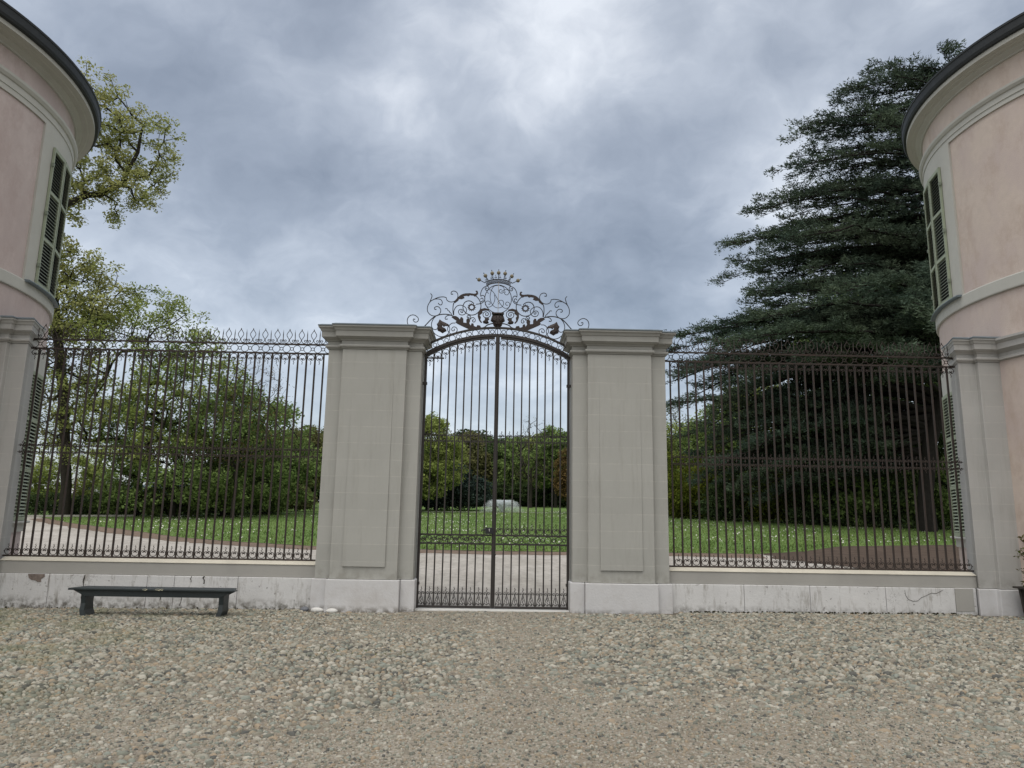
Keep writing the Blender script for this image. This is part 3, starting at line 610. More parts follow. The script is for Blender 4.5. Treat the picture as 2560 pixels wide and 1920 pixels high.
def fence(s, label):
    r = empty('iron_fence', (s * 5.67, 0, 0)); tag(r, label, 'fence'); mt = MT['rusty_iron']
    def w(x): return s * x - s * 5.67
    # rails
    for z, hh, x0, x1 in ((.770, .013, 2.97, 8.40), (4.381, .013, 2.97, 8.38), (4.548, .013, 2.97, 8.36)):
        m = MB(); a, b = sorted((w(x0), w(x1))); m.box(a, b, -.016, .016, z - hh, z + hh); obj('rail', m, mt, r)
    bars = [8.18 - BSP * i for i in range(34)]
    P = {k: None for k in 'bspmfkRr'}
    def put(key, name, fn, x, z, rot=None):
        if P[key] is None: P[key] = obj(name, fn(), mt, r, (w(x), 0, z)); o = P[key]
        else: o = dup(P[key], r, (w(x), 0, z))
        o.rotation_euler = rot or (0, 0, 0)
        return o
    for x in bars:
        put('b', 'bar', lambda: barm(.783, 4.368), x, .783, (0, 0, rnd.uniform(-.15, .15)))
    gaps = [8.18 + BSP / 2 - .004] + [x - BSP / 2 for x in bars[:-1]]
    for x in gaps:
        put('s', 'scroll', scroll_mesh, x, .783)
        put('s', 'scroll', scroll_mesh, x, 4.368, (PI, 0, 0))
        put('m', 'scroll_bracket', mid_mesh, x, 2.590)
    for i in range(24):
        x = 8.24 - i * .2185
        put('k', 'spike', spike_mesh, x, 4.560, (rnd.uniform(-.04, .04), rnd.uniform(-.05, .05), 0))
        if x - .109 > 3.06: put('f', 'flame_finial', flame_mesh, x - .109, 4.560)
    for i in range(29):
        x = 8.28 - i * .1868
        if x < 3.03: break
        put('R', 'ring', lambda: ring_mesh(.0655), x, 4.4645)
        if x - .0934 > 3.0: put('r', 'small_ring', lambda: ring_mesh(.0275), x - .0934, 4.4645)
    return r
fence(-1, 'rusty spiked iron fence with the oak and path behind it')
fence(1, 'rusty spiked iron fence with the cedar behind it')
# -------- gate
def arc(R, top, x): return top - (R - math.sqrt(max(0, R * R - x * x)))
def arch_tube(mb, R, top, x0, x1, h, d, n=40):
    rings = []
    for i in range(n + 1):
        x = x0 + (x1 - x0) * i / n; z = arc(R, top, x); a = math.asin(x / R); nx, nz = math.sin(a), math.cos(a)
        rings.append([(x - nx * h, -d, z - nz * h), (x - nx * h, d, z - nz * h), (x + nx * h, d, z + nz * h), (x + nx * h, -d, z + nz * h)])
    mb.loft(rings)
def gate_leaf(s, label):
    mt = MT['iron']; r = empty('gate_leaf', (s * 1.284, 0, 0)); tag(r, label, 'gate', 'leaves of the iron gate')
    ox = -s * 1.284
    def w(x): return s * x + ox
    def b(name, x0, x1, y0, y1, z0, z1, mm=None):
        m = MB(); a, c = sorted((w(x0), w(x1))); m.box(a, c, y0, y1, z0, z1); return obj(name, m, mm or mt, r)
    b('hinge_stile', 1.262, 1.306, -.024, .024, .02, 4.40); b('meeting_stile', .004, .036, -.026, .026, .03, 4.755)
    if s < 0:
        b('cover_strip', -.016, .018, -.042, -.028, .03, 4.77)
    b('bottom_rail', .038, 1.260, -.018, .018, .025, .062)
    for z in (1.091, 1.240): b('middle_rail', .038, 1.260, -.016, .016, z - .014, z + .014)
    m = MB(); arch_tube(m, 2.47, 4.742, .054, 1.26, .020, .018); 
    if s < 0: m.v = [(-x, y, z) for x, y, z in m.v]
    m.v = [(x + ox, y, z) for x, y, z in m.v]; obj('arch_rail', m, mt, r)
    xs = [.03 + i * .1393 for i in range(1, 9)]; proto = None; lo = None
    for x in xs:
        m = MB(); m.box(-.012, .012, -.012, .012, 0, arc(2.47, 4.722, x) - 1.254); obj('bar', m, mt, r, (w(x), 0, 1.254))
        if lo is None: lo = obj('lower_bar', barm(.062, 1.077, .024), mt, r, (w(x), 0, .062))
        else: dup(lo, r, (w(x), 0, .062))
    sc = md = vv = None
    for i in range(9):
        x = .03 + (i + .5) * .1393
        if s > 0 or i > 0:
            if sc is None: sc = obj('scroll', scroll_mesh(.053), mt, r, (w(x), 0, 1.254))
            else: dup(sc, r, (w(x), 0, 1.254))
        za = arc(2.47, 4.715, x); sl = math.asin(x / 2.47)
        if sc is None: sc = obj('scroll', scroll_mesh(.053), mt, r, (w(x), 0, za), ); sc.rotation_euler = (PI, 0, 0)
        else: dup(sc, r, (w(x), 0, za - .004), (PI, 0, 0))
        if md is None: md = obj('scroll_bracket', mid_mesh(.050, .050), mt, r, (w(x), 0, 2.91))
        else: dup(md, r, (w(x), 0, 2.91))
        if vv is None: vv = obj('foot_scroll', vee_mesh(), mt, r, (w(x), 0, .058))
        else: dup(vv, r, (w(x), 0, .058))
    br = sr = None; span = 1.262 - .052; p = span / 6.5
    for i in range(7):
        x = 1.262 - p * .25 - p * i
        if sr is None: sr = obj('small_ring', ring_mesh(.029), mt, r, (w(x), 0, 1.1655))
        else: dup(sr, r, (w(x), 0, 1.1655))
        if i < 6:
            if br is None: br = obj('ring', ring_mesh(.058), mt, r, (w(x - p / 2), 0, 1.1655))
            else: dup(br, r, (w(x - p / 2), 0, 1.1655))
    h = b('hinge_bracket', 1.25, 1.345, -.035, .035, 3.86, 3.905)
    b('hinge_bracket', 1.25, 1.345, -.035, .035, .40, .445)
    if s < 0:
        lk = b('lock_case', .010, .150, -.075, -.030, 1.262, 1.372, MT['crest_iron']); bevel(lk, .004)
        m = MB(); m.box(w(.078) - .004, w(.078) + .004, -.079, -.0755, 1.305, 1.345); m.sphere((w(.078), -.077, 1.342), .008, 8, 5); obj('keyhole', m, MT['white_stone'], lk)
        m = MB(); m.tube([(w(.15), -.05, 1.335), (w(.19), -.05, 1.33), (w(.205), -.05, 1.315)], .009, 8); m.sphere((w(.207), -.05, 1.312), .014, 8, 6); obj('latch', m, MT['crest_iron'], lk)
        b('top_bolt', .96, 1.26, -.045, -.022, 4.33, 4.355)
    else:
        m = MB(); m.tube([(w(.03), -.03, 1.72), (w(.03), -.06, 1.72), (w(-.02), -.062, 1.725)], .007, 8); m.sphere((w(.062), -.06, 1.722), .013, 8, 6); m.tube([(w(.03), -.055, 1.50), (w(.03), -.055, 1.78)], .008, 6); obj('bolt_handle', m, mt, r)
        m = MB(); m.sphere((w(.03), -.045, .92), .016, 8, 6); m.tube([(w(.03), -.026, .92), (w(.03), -.05, .92)], .008, 6); obj('bolt_knob', m, mt, r)
    return r
gate_leaf(-1, 'left leaf of the tall iron gate, carrying the lock case')
gate_leaf(1, 'right leaf of the tall iron gate, without a lock case')
# -------- overthrow with coronet and monogram
CREST = {"C":{"a1":[[-1.624,4.925],[-1.656,4.977],[-1.667,5.039],[-1.649,5.101],[-1.607,5.137],[-1.556,5.145],[-1.509,5.126],[-1.471,5.087],[-1.467,5.043],[-1.496,5.013],[-1.534,5.015],[-1.558,5.045],[-1.553,5.069],[-1.532,5.064]],"a2":[[-1.38,4.904],[-1.307,4.985],[-1.233,5.07],[-1.158,5.13],[-1.065,5.163],[-0.971,5.171],[-0.885,5.158],[-0.825,5.133]],"a3":[[-0.973,5.488],[-1.034,5.499],[-1.119,5.486],[-1.195,5.449],[-1.254,5.412],[-1.295,5.349],[-1.311,5.277],[-1.298,5.206],[-1.244,5.15],[-1.175,5.134],[-1.108,5.157],[-1.071,5.202],[-1.068,5.256],[-1.104,5.304],[-1.148,5.312],[-1.181,5.289],[-1.176,5.262],[-1.154,5.258]],"a3b":[[-1.264,5.559],[-1.237,5.524],[-1.24,5.484],[-1.271,5.394]],"a3c":[[-1.204,5.449],[-1.136,5.457],[-1.075,5.447],[-1.043,5.399],[-1.055,5.35],[-1.093,5.349],[-1.111,5.371]],"a4":[[-0.973,5.488],[-0.963,5.445],[-0.919,5.411],[-0.859,5.407],[-0.808,5.431],[-0.771,5.477],[-0.762,5.539],[-0.787,5.593],[-0.84,5.614],[-0.882,5.595],[-0.885,5.554],[-0.859,5.555]],"a5":[[-0.834,5.159],[-0.844,5.252],[-0.84,5.35],[-0.816,5.413],[-0.767,5.477],[-0.7,5.541],[-0.614,5.568],[-0.519,5.563],[-0.441,5.533],[-0.388,5.485],[-0.352,5.423],[-0.334,5.335],[-0.356,5.254],[-0.423,5.186],[-0.509,5.166],[-0.595,5.195],[-0.648,5.256],[-0.663,5.327],[-0.635,5.399],[-0.576,5.432],[-0.516,5.424],[-0.463,5.385]],"a6":[[-0.825,5.159],[-0.824,5.243],[-0.787,5.315],[-0.728,5.348],[-0.659,5.336],[-0.606,5.293],[-0.596,5.24],[-0.621,5.186],[-0.671,5.163],[-0.723,5.179],[-0.742,5.228],[-0.721,5.264],[-0.683,5.269],[-0.661,5.238],[-0.673,5.207],[-0.699,5.22],[-0.695,5.242]],"a7":[[-0.988,5.275],[-0.962,5.278],[-0.94,5.263],[-0.935,5.241],[-0.909,5.231],[-0.9,5.206],[-0.882,5.198],[-0.864,5.163]],"a8":[[-1.158,5.121],[-1.191,5.085],[-1.218,5.022],[-1.225,4.96],[-1.201,4.899],[-1.158,4.878],[-1.132,4.887]],"a9":[[-1.225,4.969],[-1.214,4.899],[-1.19,4.838],[-1.128,4.778],[-1.051,4.749],[-0.975,4.763],[-0.917,4.808],[-0.889,4.879],[-0.9,4.941],[-0.931,4.984]],"a10":[[-0.791,5.009],[-0.855,5.004],[-0.904,4.958],[-0.928,4.905],[-0.918,4.852],[-0.874,4.809],[-0.814,4.806],[-0.764,4.847],[-0.757,4.9],[-0.793,4.934],[-0.835,4.929],[-0.855,4.893],[-0.842,4.863],[-0.808,4.868],[-0.808,4.894]],"a11":[[-0.825,5.137],[-0.894,5.153],[-0.953,5.139],[-0.982,5.098],[-0.968,5.076],[-0.943,5.081]],"a12":[[-0.524,5.091],[-0.516,5.126],[-0.534,5.157],[-0.568,5.156],[-0.583,5.129],[-0.567,5.112],[-0.546,5.125]],"a12b":[[-0.515,5.082],[-0.507,5.109],[-0.464,5.118],[-0.433,5.084],[-0.437,5.044],[-0.466,5.036],[-0.484,5.06],[-0.468,5.078]],"a13":[[-0.428,5.373],[-0.36,5.383],[-0.3,5.411],[-0.267,5.47],[-0.277,5.524],[-0.312,5.545],[-0.346,5.522]],"a14":[[-0.346,5.535],[-0.343,5.594],[-0.315,5.666],[-0.273,5.708],[-0.23,5.722],[-0.204,5.705],[-0.203,5.66],[-0.237,5.641],[-0.263,5.659],[-0.259,5.69],[-0.233,5.677]],"a15":[[-0.345,5.468],[-0.328,5.491],[-0.302,5.483],[-0.301,5.442],[-0.331,5.424]],"a16":[[-0.219,5.266],[-0.167,5.232],[-0.161,5.161],[-0.207,5.124],[-0.268,5.132],[-0.294,5.175],[-0.278,5.22],[-0.236,5.234],[-0.196,5.204],[-0.208,5.164],[-0.243,5.168],[-0.243,5.199]],"a17":[[-0.331,4.918],[-0.255,4.946],[-0.213,4.982],[-0.136,5.011],[-0.076,5.016]],"a18":[[-0.23,5.722],[-0.179,5.76],[-0.093,5.781],[-0.015,5.789]]},"L":{"big_leaf":[[-0.867,5.118],[-0.825,5.141],[-0.782,5.138],[-0.738,5.112],[-0.712,5.077],[-0.7,5.118],[-0.674,5.123],[-0.648,5.088],[-0.646,5.021],[-0.59,5.014],[-0.596,5.071],[-0.575,5.098],[-0.532,5.104],[-0.523,5.055],[-0.538,5.011],[-0.512,4.967],[-0.496,5.012],[-0.461,5.003],[-0.452,4.96],[-0.408,4.943],[-0.392,4.978],[-0.341,4.971],[-0.323,4.936],[-0.331,4.905],[-0.458,4.884],[-0.561,4.904],[-0.674,4.955],[-0.76,4.997],[-0.791,5.023],[-0.771,5.05],[-0.823,5.084]],"top_leaf":[[-0.762,5.481],[-0.7,5.541],[-0.623,5.571],[-0.546,5.578],[-0.468,5.569],[-0.433,5.574],[-0.421,5.597],[-0.443,5.618],[-0.418,5.632],[-0.396,5.611],[-0.39,5.57],[-0.415,5.543],[-0.449,5.515],[-0.484,5.537],[-0.519,5.536],[-0.536,5.543],[-0.57,5.517],[-0.596,5.53],[-0.656,5.519],[-0.638,5.484],[-0.689,5.461],[-0.74,5.464],[-0.752,5.432],[-0.815,5.382],[-0.804,5.44]],"bud":[[-1.079,5.074],[-1.035,5.039],[-0.966,5.01],[-0.909,4.976],[-0.913,4.945],[-0.973,4.952],[-0.997,4.93],[-1.02,4.973],[-1.031,4.929],[-0.996,4.903],[-0.962,4.895],[-0.944,4.856],[-0.986,4.833],[-1.019,4.811],[-1.063,4.84],[-1.106,4.857],[-1.124,4.901],[-1.113,4.936],[-1.131,4.98],[-1.103,5.016]],"arc_leaf":[[-0.185,5.28],[-0.263,5.302],[-0.34,5.281],[-0.386,5.218],[-0.389,5.138],[-0.365,5.067],[-0.325,5.02],[-0.304,5.029],[-0.339,5.077],[-0.329,5.13],[-0.354,5.165],[-0.3,5.211],[-0.306,5.246],[-0.253,5.256],[-0.193,5.258]],"small_leaf":[[-0.259,5.119],[-0.199,5.126],[-0.174,5.098],[-0.202,5.062],[-0.179,5.023],[-0.222,5.002],[-0.282,5.016],[-0.296,5.051],[-0.258,5.079]]},"M":{"m1":[[0.013,5.738],[0.077,5.714],[0.098,5.657],[0.087,5.615],[0.048,5.593],[0.011,5.613],[0.007,5.646],[0.026,5.663],[0.054,5.656]],"m1b":[[-0.019,5.741],[-0.083,5.727],[-0.129,5.668],[-0.155,5.576],[-0.157,5.493],[-0.135,5.411],[-0.09,5.346],[-0.034,5.315],[0.021,5.316],[0.069,5.342],[0.091,5.4],[0.074,5.449],[0.034,5.46],[-0.005,5.439],[-0.012,5.406],[0.012,5.382]],"m2":[[-0.183,5.584],[-0.211,5.604],[-0.216,5.633],[-0.185,5.654],[-0.137,5.643],[-0.079,5.578],[-0.022,5.48],[0.02,5.407],[0.069,5.342],[0.125,5.306],[0.18,5.324],[0.203,5.378],[0.186,5.419],[0.146,5.426],[0.127,5.392],[0.148,5.364],[0.171,5.373]],"m3":[[0.047,5.614],[0.079,5.648],[0.126,5.665],[0.174,5.65],[0.187,5.609],[0.16,5.567],[0.12,5.57],[0.103,5.599],[0.123,5.624]],"m4":[[-0.083,5.561],[-0.07,5.495],[-0.084,5.421],[-0.122,5.354],[-0.177,5.324],[-0.225,5.343],[-0.246,5.392],[-0.227,5.43],[-0.188,5.439],[-0.155,5.411],[-0.163,5.378],[-0.19,5.381]]},"K":[[-0.008,5.18],[-0.107,5.178],[-0.129,5.116],[-0.141,5.066],[-0.099,5.035],[-0.09,4.986],[-0.05,4.942],[-0.002,4.919]]}
def crest():
    r = empty('gate_crest', (0, 0, 4.4)); tag(r, 'ornate iron overthrow with coronet above the gate', 'gate crest'); mt = MT['crest_iron']; o = (0, 0, -4.4)
    for nm, (R, top, h, d) in {'lower_arch': (2.47, 4.792, .024, .030), 'upper_arch': (2.55, 4.934, .0165, .024)}.items():
        m = MB(); arch_tube(m, R, top, -1.315, 1.315, h, d); obj(nm, m, MT['iron'], r, o)
    rg = sg = None
    for i in range(-6, 7):
        x = i * .2065; z = arc(2.51, 4.863, x)
        if rg is None: rg = obj('ring', ring_mesh(.0560), mt, r, (x, 0, z - 4.4))
        else: dup(rg, r, (x, 0, z - 4.4))
        if i < 6:
            x2 = x + .10325; z2 = arc(2.51, 4.863, x2)
            if sg is None: sg = obj('small_ring', ring_mesh(.034), mt, r, (x2, 0, z2 - 4.4))
            else: dup(sg, r, (x2, 0, z2 - 4.4))
    big = {'a2': .010, 'a5': .009, 'a9': .008, 'a3': .008, 'a8': .008, 'a13': .008, 'a17': .011, 'a18': .008}
    cx = -.012
    for k, p in CREST['C'].items():
        for s in (-1, 1):
            m = MB(); pts = [((x - cx) * (1 if s < 0 else -1), z) for x, z in p]
            cv(m, pts, big.get(k, .0078), 6, 5); 
            if k not in ('a3b', 'a7', 'a17', 'a18', 'a2', 'a5', 'a13'): m.sphere((pts[-1][0], 0, pts[-1][1]), .011, 7, 5)
            obj('scroll', m, mt, r, o, smooth=True)
    for k, p in CREST['L'].items():
        for s in (-1, 1):
            pts = [((x - cx) * (1 if s < 0 else -1), z) for x, z in p]; qx = sum(a for a, b in pts) / len(pts); qz = sum(b for a, b in pts) / len(pts)
            m = MB(); n = len(pts); inner = [(qx + (a - qx) * .55, qz + (b - qz) * .55) for a, b in pts]
            if k in ('top_leaf', 'arc_leaf', 'big_leaf'): m.prism(pts, -.012, .006)
            else:
                vs = [(a, -.004, b) for a, b in pts] + [(a, .008, b) for a, b in pts] + [(a, -.026, b) for a, b in inner]
                m.add(vs, [(i, (i + 1) % n, (i + 1) % n + n, i + n) for i in range(n)] + [(i, (i + 1) % n, (i + 1) % n + 2 * n, i + 2 * n) for i in range(n)] + [tuple(range(2 * n - 1, n - 1, -1)), tuple(range(2 * n, 3 * n))])
            obj('leaf', m, MT['leaf_iron'], r, o)
    for s in (-1, 1):
        cxx, cz = s * .492, 5.313; m = MB(); n = 36
        outer = [((.066 + .016 * (1 if i % 3 == 0 else -.4)) * math.cos(2 * PI * i / n) + cxx, (.066 + .016 * (1 if i % 3 == 0 else -.4)) * math.sin(2 * PI * i / n) + cz) for i in range(n)]
        inn = [(.036 * math.cos(2 * PI * i / n) + cxx, .038 * math.sin(2 * PI * i / n) + cz) for i in range(n)]
        V = [(a, y, b) for y in (-.012, .008) for a, b in outer + inn]
        F = []
        for i in range(n):
            j = (i + 1) % n; F += [(i, j, j + n, i + n), (i + 2 * n, i + 3 * n, j + 3 * n, j + 2 * n), (i, i + 2 * n, j + 2 * n, j), (i + n, j + n, j + 3 * n, i + 3 * n)]
        m.add(V, F); obj('wreath', m, MT['leaf_iron'], r, o)
    m = MB(); oc = (-.012, 5.48); m.tube([(oc[0] + .245 * math.cos(a), 0, oc[1] + .268 * math.sin(a)) for a in [2 * PI * i / 48 for i in range(48)]], .0075, 6, close=True); obj('oval_frame', m, mt, r, o, smooth=True)
    m = MB()
    for k, p in CREST['M'].items(): cv(m, p, .0060, 5, 6)
    obj('monogram', m, mt, r, o, smooth=True)
    m = MB(); m.tube([(-.008, -.014, 5.18), (-.008, -.014, 5.80)], .0055, 6); obj('rod', m, MT['rod'], r, o)
    m = MB(); m.tube([(-.008, -.035, 4.80), (-.008, -.045, 5.06), (-.008, -.014, 5.2)], .008, 6); obj('brace', m, mt, r, o)
    K = [(x, z) for x, z in CREST['K']]; c0 = -.010; half = [(x - c0, z) for x, z in K]; P = [(c0 + a, b) for a, b in half] + [(c0 - a, b) for a, b in half[-2:0:-1]]
    n = len(P); m = MB(); inner = [(c0 + (a - c0) * .6, 5.09 + (b - 5.09) * .65) for a, b in P]; core = [(c0 + (a - c0) * .25, 5.09 + (b - 5.09) * .3) for a, b in P]
    m.add([(a, -.01, b) for a, b in P] + [(a, .02, b) for a, b in P] + [(a, -.05, b) for a, b in inner] + [(a, -.065, b) for a, b in core],
          [(i, (i + 1) % n, (i + 1) % n + n, i + n) for i in range(n)] + [(i, (i + 1) % n, (i + 1) % n + 2 * n, i + 2 * n) for i in range(n)] + [(i + 2 * n, (i + 1) % n + 2 * n, (i + 1) % n + 3 * n, i + 3 * n) for i in range(n)] + [tuple(range(2 * n - 1, n - 1, -1)), tuple(range(3 * n, 4 * n))])
    for s in (-1, 1):
        m.sphere((c0 + s * .026, -.062, 5.135), .012, 6, 4); m.sphere((c0 + s * .05, -.055, 5.06), .02, 7, 5); m.sphere((c0 + s * .022, -.06, 5.0), .018, 7, 5); m.sphere((c0 + s * .09, -.03, 5.1), .018, 7, 5)
    m.box(c0 - .112, c0 + .112, -.055, .02, 5.187, 5.212); obj('mask', m, MT['leaf_iron'], r, o)
    # coronet
    m = MB()
    up_ = [(-.262, 5.800), (-.14, 5.848), (-.012, 5.860), (.116, 5.848), (.238, 5.800)]; lo_ = [(-.235, 5.738), (-.125, 5.775), (-.012, 5.786), (.10, 5.775), (.211, 5.738)]
    cv(m, up_, .0075); cv(m, lo_, .0075); A = cr([(a, b, 0) for a, b in up_], 5); B = cr([(a, b, 0) for a, b in lo_], 5)
    for i in range(len(A) - 2):
        m.tube([(A[i].x, 0, A[i].y), (B[i + 2].x, 0, B[i + 2].y)], .0056, 5); m.tube([(B[i].x, 0, B[i].y), (A[i + 2].x, 0, A[i + 2].y)], .0056, 5)
    for i in range(6):
        q = A[int((i + .5) * (len(A) - 1) / 6)]; cv(m, [(q.x - .024, q.y + .02), (q.x - .012, q.y + .04), (q.x, q.y + .018), (q.x + .012, q.y + .04), (q.x + .024, q.y + .02)], .004); cv(m, [(q.x, q.y + .018), (q.x + .006, q.y + .05), (q.x - .006, q.y + .066), (q.x + .004, q.y + .088)], .004)
    cw = obj('coronet', m, mt, r, o, smooth=True)
    pe = None
    for a, b, ra, rb in ((-.370, 5.842, -.262, 5.785), (-.255, 5.921, -.20, 5.835), (-.130, 5.971, -.108, 5.858), (-.011, 5.982, -.011, 5.862), (.108, 5.971, .086, 5.858), (.233, 5.921, .178, 5.835), (.348, 5.842, .240, 5.785)):
        m = MB(); m.tube([(ra, 0, rb), (a, 0, b)], .007, 6); d = Vector((a - ra, 0, b - rb)).normalized(); m.tube([Vector((a, 0, b)), Vector((a, 0, b)) + d * .055], .005, 5); e = Vector((a, 0, b)) + d * .058; m.sphere(e, .010, 7, 5)
        obj('stem', m, mt, cw, smooth=True)
        m = MB(); m.sphere((0, 0, 0), .036, 14, 9)
        if pe is None: pe = obj('pearl', m, MT['pearl'], cw, (a, 0, b), smooth=True)
        else: dup(pe, cw, (a, 0, b))
crest()
# ------------------------------------------------------------------ bench, stones, planter
def bench():
    r = empty('bench', (-5.19, -1.08, gz(-5.19, 0))); tag(r, 'long dark green wooden bench against the left wall', 'bench'); mt = MT['bench_paint']
    m = MB(); h = 1.265
    m.loft([[(-h, -.175, .398), (h, -.175, .398), (h - .10, .175, .398), (-h + .10, .175, .398)], [(-h, -.175, .428), (h, -.175, .428), (h - .10, .175, .428), (-h + .10, .175, .428)]])
    bevel(obj('seat', m, mt, r), .006)
    for y in (-.135, .125):
        m = MB(); m.loft([[(-h + .24, y, .305), (h - .24, y, .305), (h - .06, y, .396), (-h + .06, y, .396)], [(-h + .24, y + .025, .305), (h - .24, y + .025, .305), (h - .06, y + .025, .396), (-h + .06, y + .025, .396)]]); bevel(obj('apron', m, mt, r), .003)
    for s in (-1, 1):
        m = MB(); rings = []
        for z, w, t in ((-.05, .150, .040), (.10, .132, .038), (.20, .112, .036), (.30, .122, .036), (.398, .135, .038)):
            k = s * (.0 if True else 0); x = s * (1.045 - .05 * (z < 0) ) ; rings.append([(x - t, -w, z), (x + t, -w, z), (x + t, w, z), (x - t, w, z)])
        m.loft(rings); bevel(obj('leg', m, mt, r), .006)
    m = MB()
    for x, w in ((.10, .05), (.155, .025), (-.10, .04)):
        m.add([(x - w, -.178, .42), (x + w * .3, -.1785, .405), (x + w, -.178, .423), (x + w * .2, -.16, .4305), (x - w * .6, -.165, .4305)], [(0, 1, 2, 3, 4)])
    obj('chipped_paint', m, MT['chip'], r)
bench()
def pebble(x, y, rx, ry, rz, m, label):
    bm = bmesh.new(); bmesh.ops.create_icosphere(bm, subdivisions=3, radius=1); rr = random.Random(int(x * 100))
    ph = [rr.uniform(0, 6) for _ in range(3)]
    for v in bm.verts: v.co *= 1 + .06 * math.sin(3 * v.co.x + ph[0]) + .05 * math.sin(4 * v.co.y + ph[1]); v.co = Vector((v.co.x * rx, v.co.y * ry, v.co.z * rz))
    me = bpy.data.meshes.new('stone'); bm.to_mesh(me); bm.free(); o = obj('stone', me, m, None, (x, y, gz(x, y) + rz * .7)); me.polygons.foreach_set('use_smooth', [True] * len(me.polygons)); tag(o, label, 'stone', 'loose stones at the foot of the left gate pillar')
pebble(-3.08, -.36, .075, .05, .045, MT['grey_stone'], 'dark grey loose stone in the corner by the left gate pillar')
pebble(-2.85, -.44, .10, .06, .045, MT['white_stone'], 'white loose stone beside the dark one, nearer the bench')
pebble(-2.60, -.52, .105, .06, .042, MT['white_stone'], 'white loose stone in front of the left gate pillar, nearer the gate')
def planter():
    r = empty('planter', (8.98, -.90, gz(9, 0))); tag(r, 'dark weathered wooden planter beside the right corner pillar', 'planter'); mt = MT['wood']
    m = MB(); m.loft([[(-.24, -.24, .04), (.24, -.24, .04), (.24, .24, .04), (-.24, .24, .04)], [(-.285, -.285, .46), (.285, -.285, .46), (.285, .285, .46), (-.285, .285, .46)]]); obj('box', m, mt, r)
    for a, b in ((-1, -1), (1, -1), (1, 1), (-1, 1)):
        m = MB(); m.loft([[(a * .25 + dx, b * .25 + dy, z) for dx, dy in ((-.025, -.025), (.025, -.025), (.025, .025), (-.025, .025))] if z < .1 else [(a * .29 + dx, b * .29 + dy, z) for dx, dy in ((-.025, -.025), (.025, -.025), (.025, .025), (-.025, .025))] for z in (-.05, .47)]); obj('post', m, mt, r)
    m = MB()
    for a in (-1, 1): m.box(a * .33 - .035, a * .33 + .035, -.37, .37, .472, .50); m.box(-.294, .294, a * .33 - .035, a * .33 + .035, .472, .50)
    obj('rim', m, mt, r)
    m = MB(); m.box(-.28, .28, -.28, .28, .42, .462); obj('soil', m, MT['soil'], r)
    return r
planter()
# ------------------------------------------------------------------ trees
def skeleton(trunk, clusters, rng, sag=.0, r_leaf=.014, expo=2.2, rmax=None, segl=.9, bend=.12):
    """joins every foliage cluster to the nearest wood already grown; radii follow the number of twigs carried"""
    P = [np.array(p, float) for p in trunk]; par = [-1] + list(range(len(trunk) - 1)); NT = len(trunk)
    cl = sorted(clusters, key=lambda c: min(np.linalg.norm(np.array(c[:3]) - p) for p in P))
    arr = np.array(P)
    tips = []
    for c in cl:
        c = np.array(c[:3], float); d = c - arr; dist = np.linalg.norm(d, axis=1)
        cost = dist + 1.1 * np.maximum(0, -d[:, 2] + .1 * dist) ; i = int(np.argmin(cost)); a = arr[i]; L_ = dist[i]; k = max(1, int(L_ / segl)); prev = i
        side = np.array(rng.normal(0, 1, 3)); new = []
        for s in range(1, k + 1):
            t = s / k; q = a + (c - a) * t + side * bend * L_ * math.sin(PI * t) * .5; q[2] += sag * L_ * math.sin(PI * t)
            if s < k: q += rng.normal(0, .05 * segl, 3)
            P.append(q); par.append(prev); prev = len(P) - 1; new.append(q)
        arr = np.vstack([arr, new]); tips.append(prev)
    n = len(P); w = np.zeros(n)
    for t in tips: w[t] += 1
    for i in range(n - 1, 0, -1):
        if par[i] >= 0: w[par[i]] += w[i]
    # trunk nodes are in order so the loop above already sums them
    rad = r_leaf * np.maximum(w, 1) ** (1 / expo)
    if rmax: rad *= rmax / rad[0]; rad = np.maximum(rad, r_leaf * .6)
    return np.array(P), par, rad, tips
def wood_mesh(name, P, par, rad, trunk_n, nside=5, nt=9, flare=1.5):
    V = []; F = []; 
    for i in range(1, len(P)):
        j = par[i]; a, b = P[j], P[i]; ra, rb = rad[j], rad[i]
        if i >= trunk_n: ra = min(ra, rb * 1.5)
        n = nt if i < trunk_n else nside
        if i < trunk_n and j == 0: ra *= flare
        t = b - a; l = np.linalg.norm(t)
        if l < 1e-6: continue
        t /= l; u = np.cross(t, (0.3, 1, .2)); u /= np.linalg.norm(u) + 1e-9; w = np.cross(t, u); a = a - t * ra * .3
        th = np.arange(n) * 2 * PI / n; base = len(V)
        for c, r in ((a, ra), (b, rb)):
            for q in th: V.append(c + (u * math.cos(q) + w * math.sin(q)) * r)
        for k in range(n): F.append((base + k, base + (k + 1) % n, base + n + (k + 1) % n, base + n + k))
    me = bpy.data.meshes.new(name); me.from_pydata([tuple(v) for v in V], [], F); me.update(); me.polygons.foreach_set('use_smooth', [True] * len(F)); return me
def leaf_mesh(name, C, size, rng, up=.5, aspect=.55, spread=None):
    n = len(C); nr = rng.normal(0, 1, (n, 3)); nr[:, 2] = np.abs(nr[:, 2]) + up; nr /= np.linalg.norm(nr, axis=1)[:, None]
    a = rng.normal(0, 1, (n, 3)); a -= nr * (a * nr).sum(1)[:, None]; a /= np.linalg.norm(a, axis=1)[:, None]; b = np.cross(nr, a)
    s = size * rng.uniform(.6, 1.35, n)[:, None]
    V = np.stack([C + a * s, C + b * s * aspect + nr * s * .15, C - a * s, C - b * s * aspect + nr * s * .15], 1)
    return np_mesh(name, V.reshape(-1, 3), np.arange(4 * n), 4)
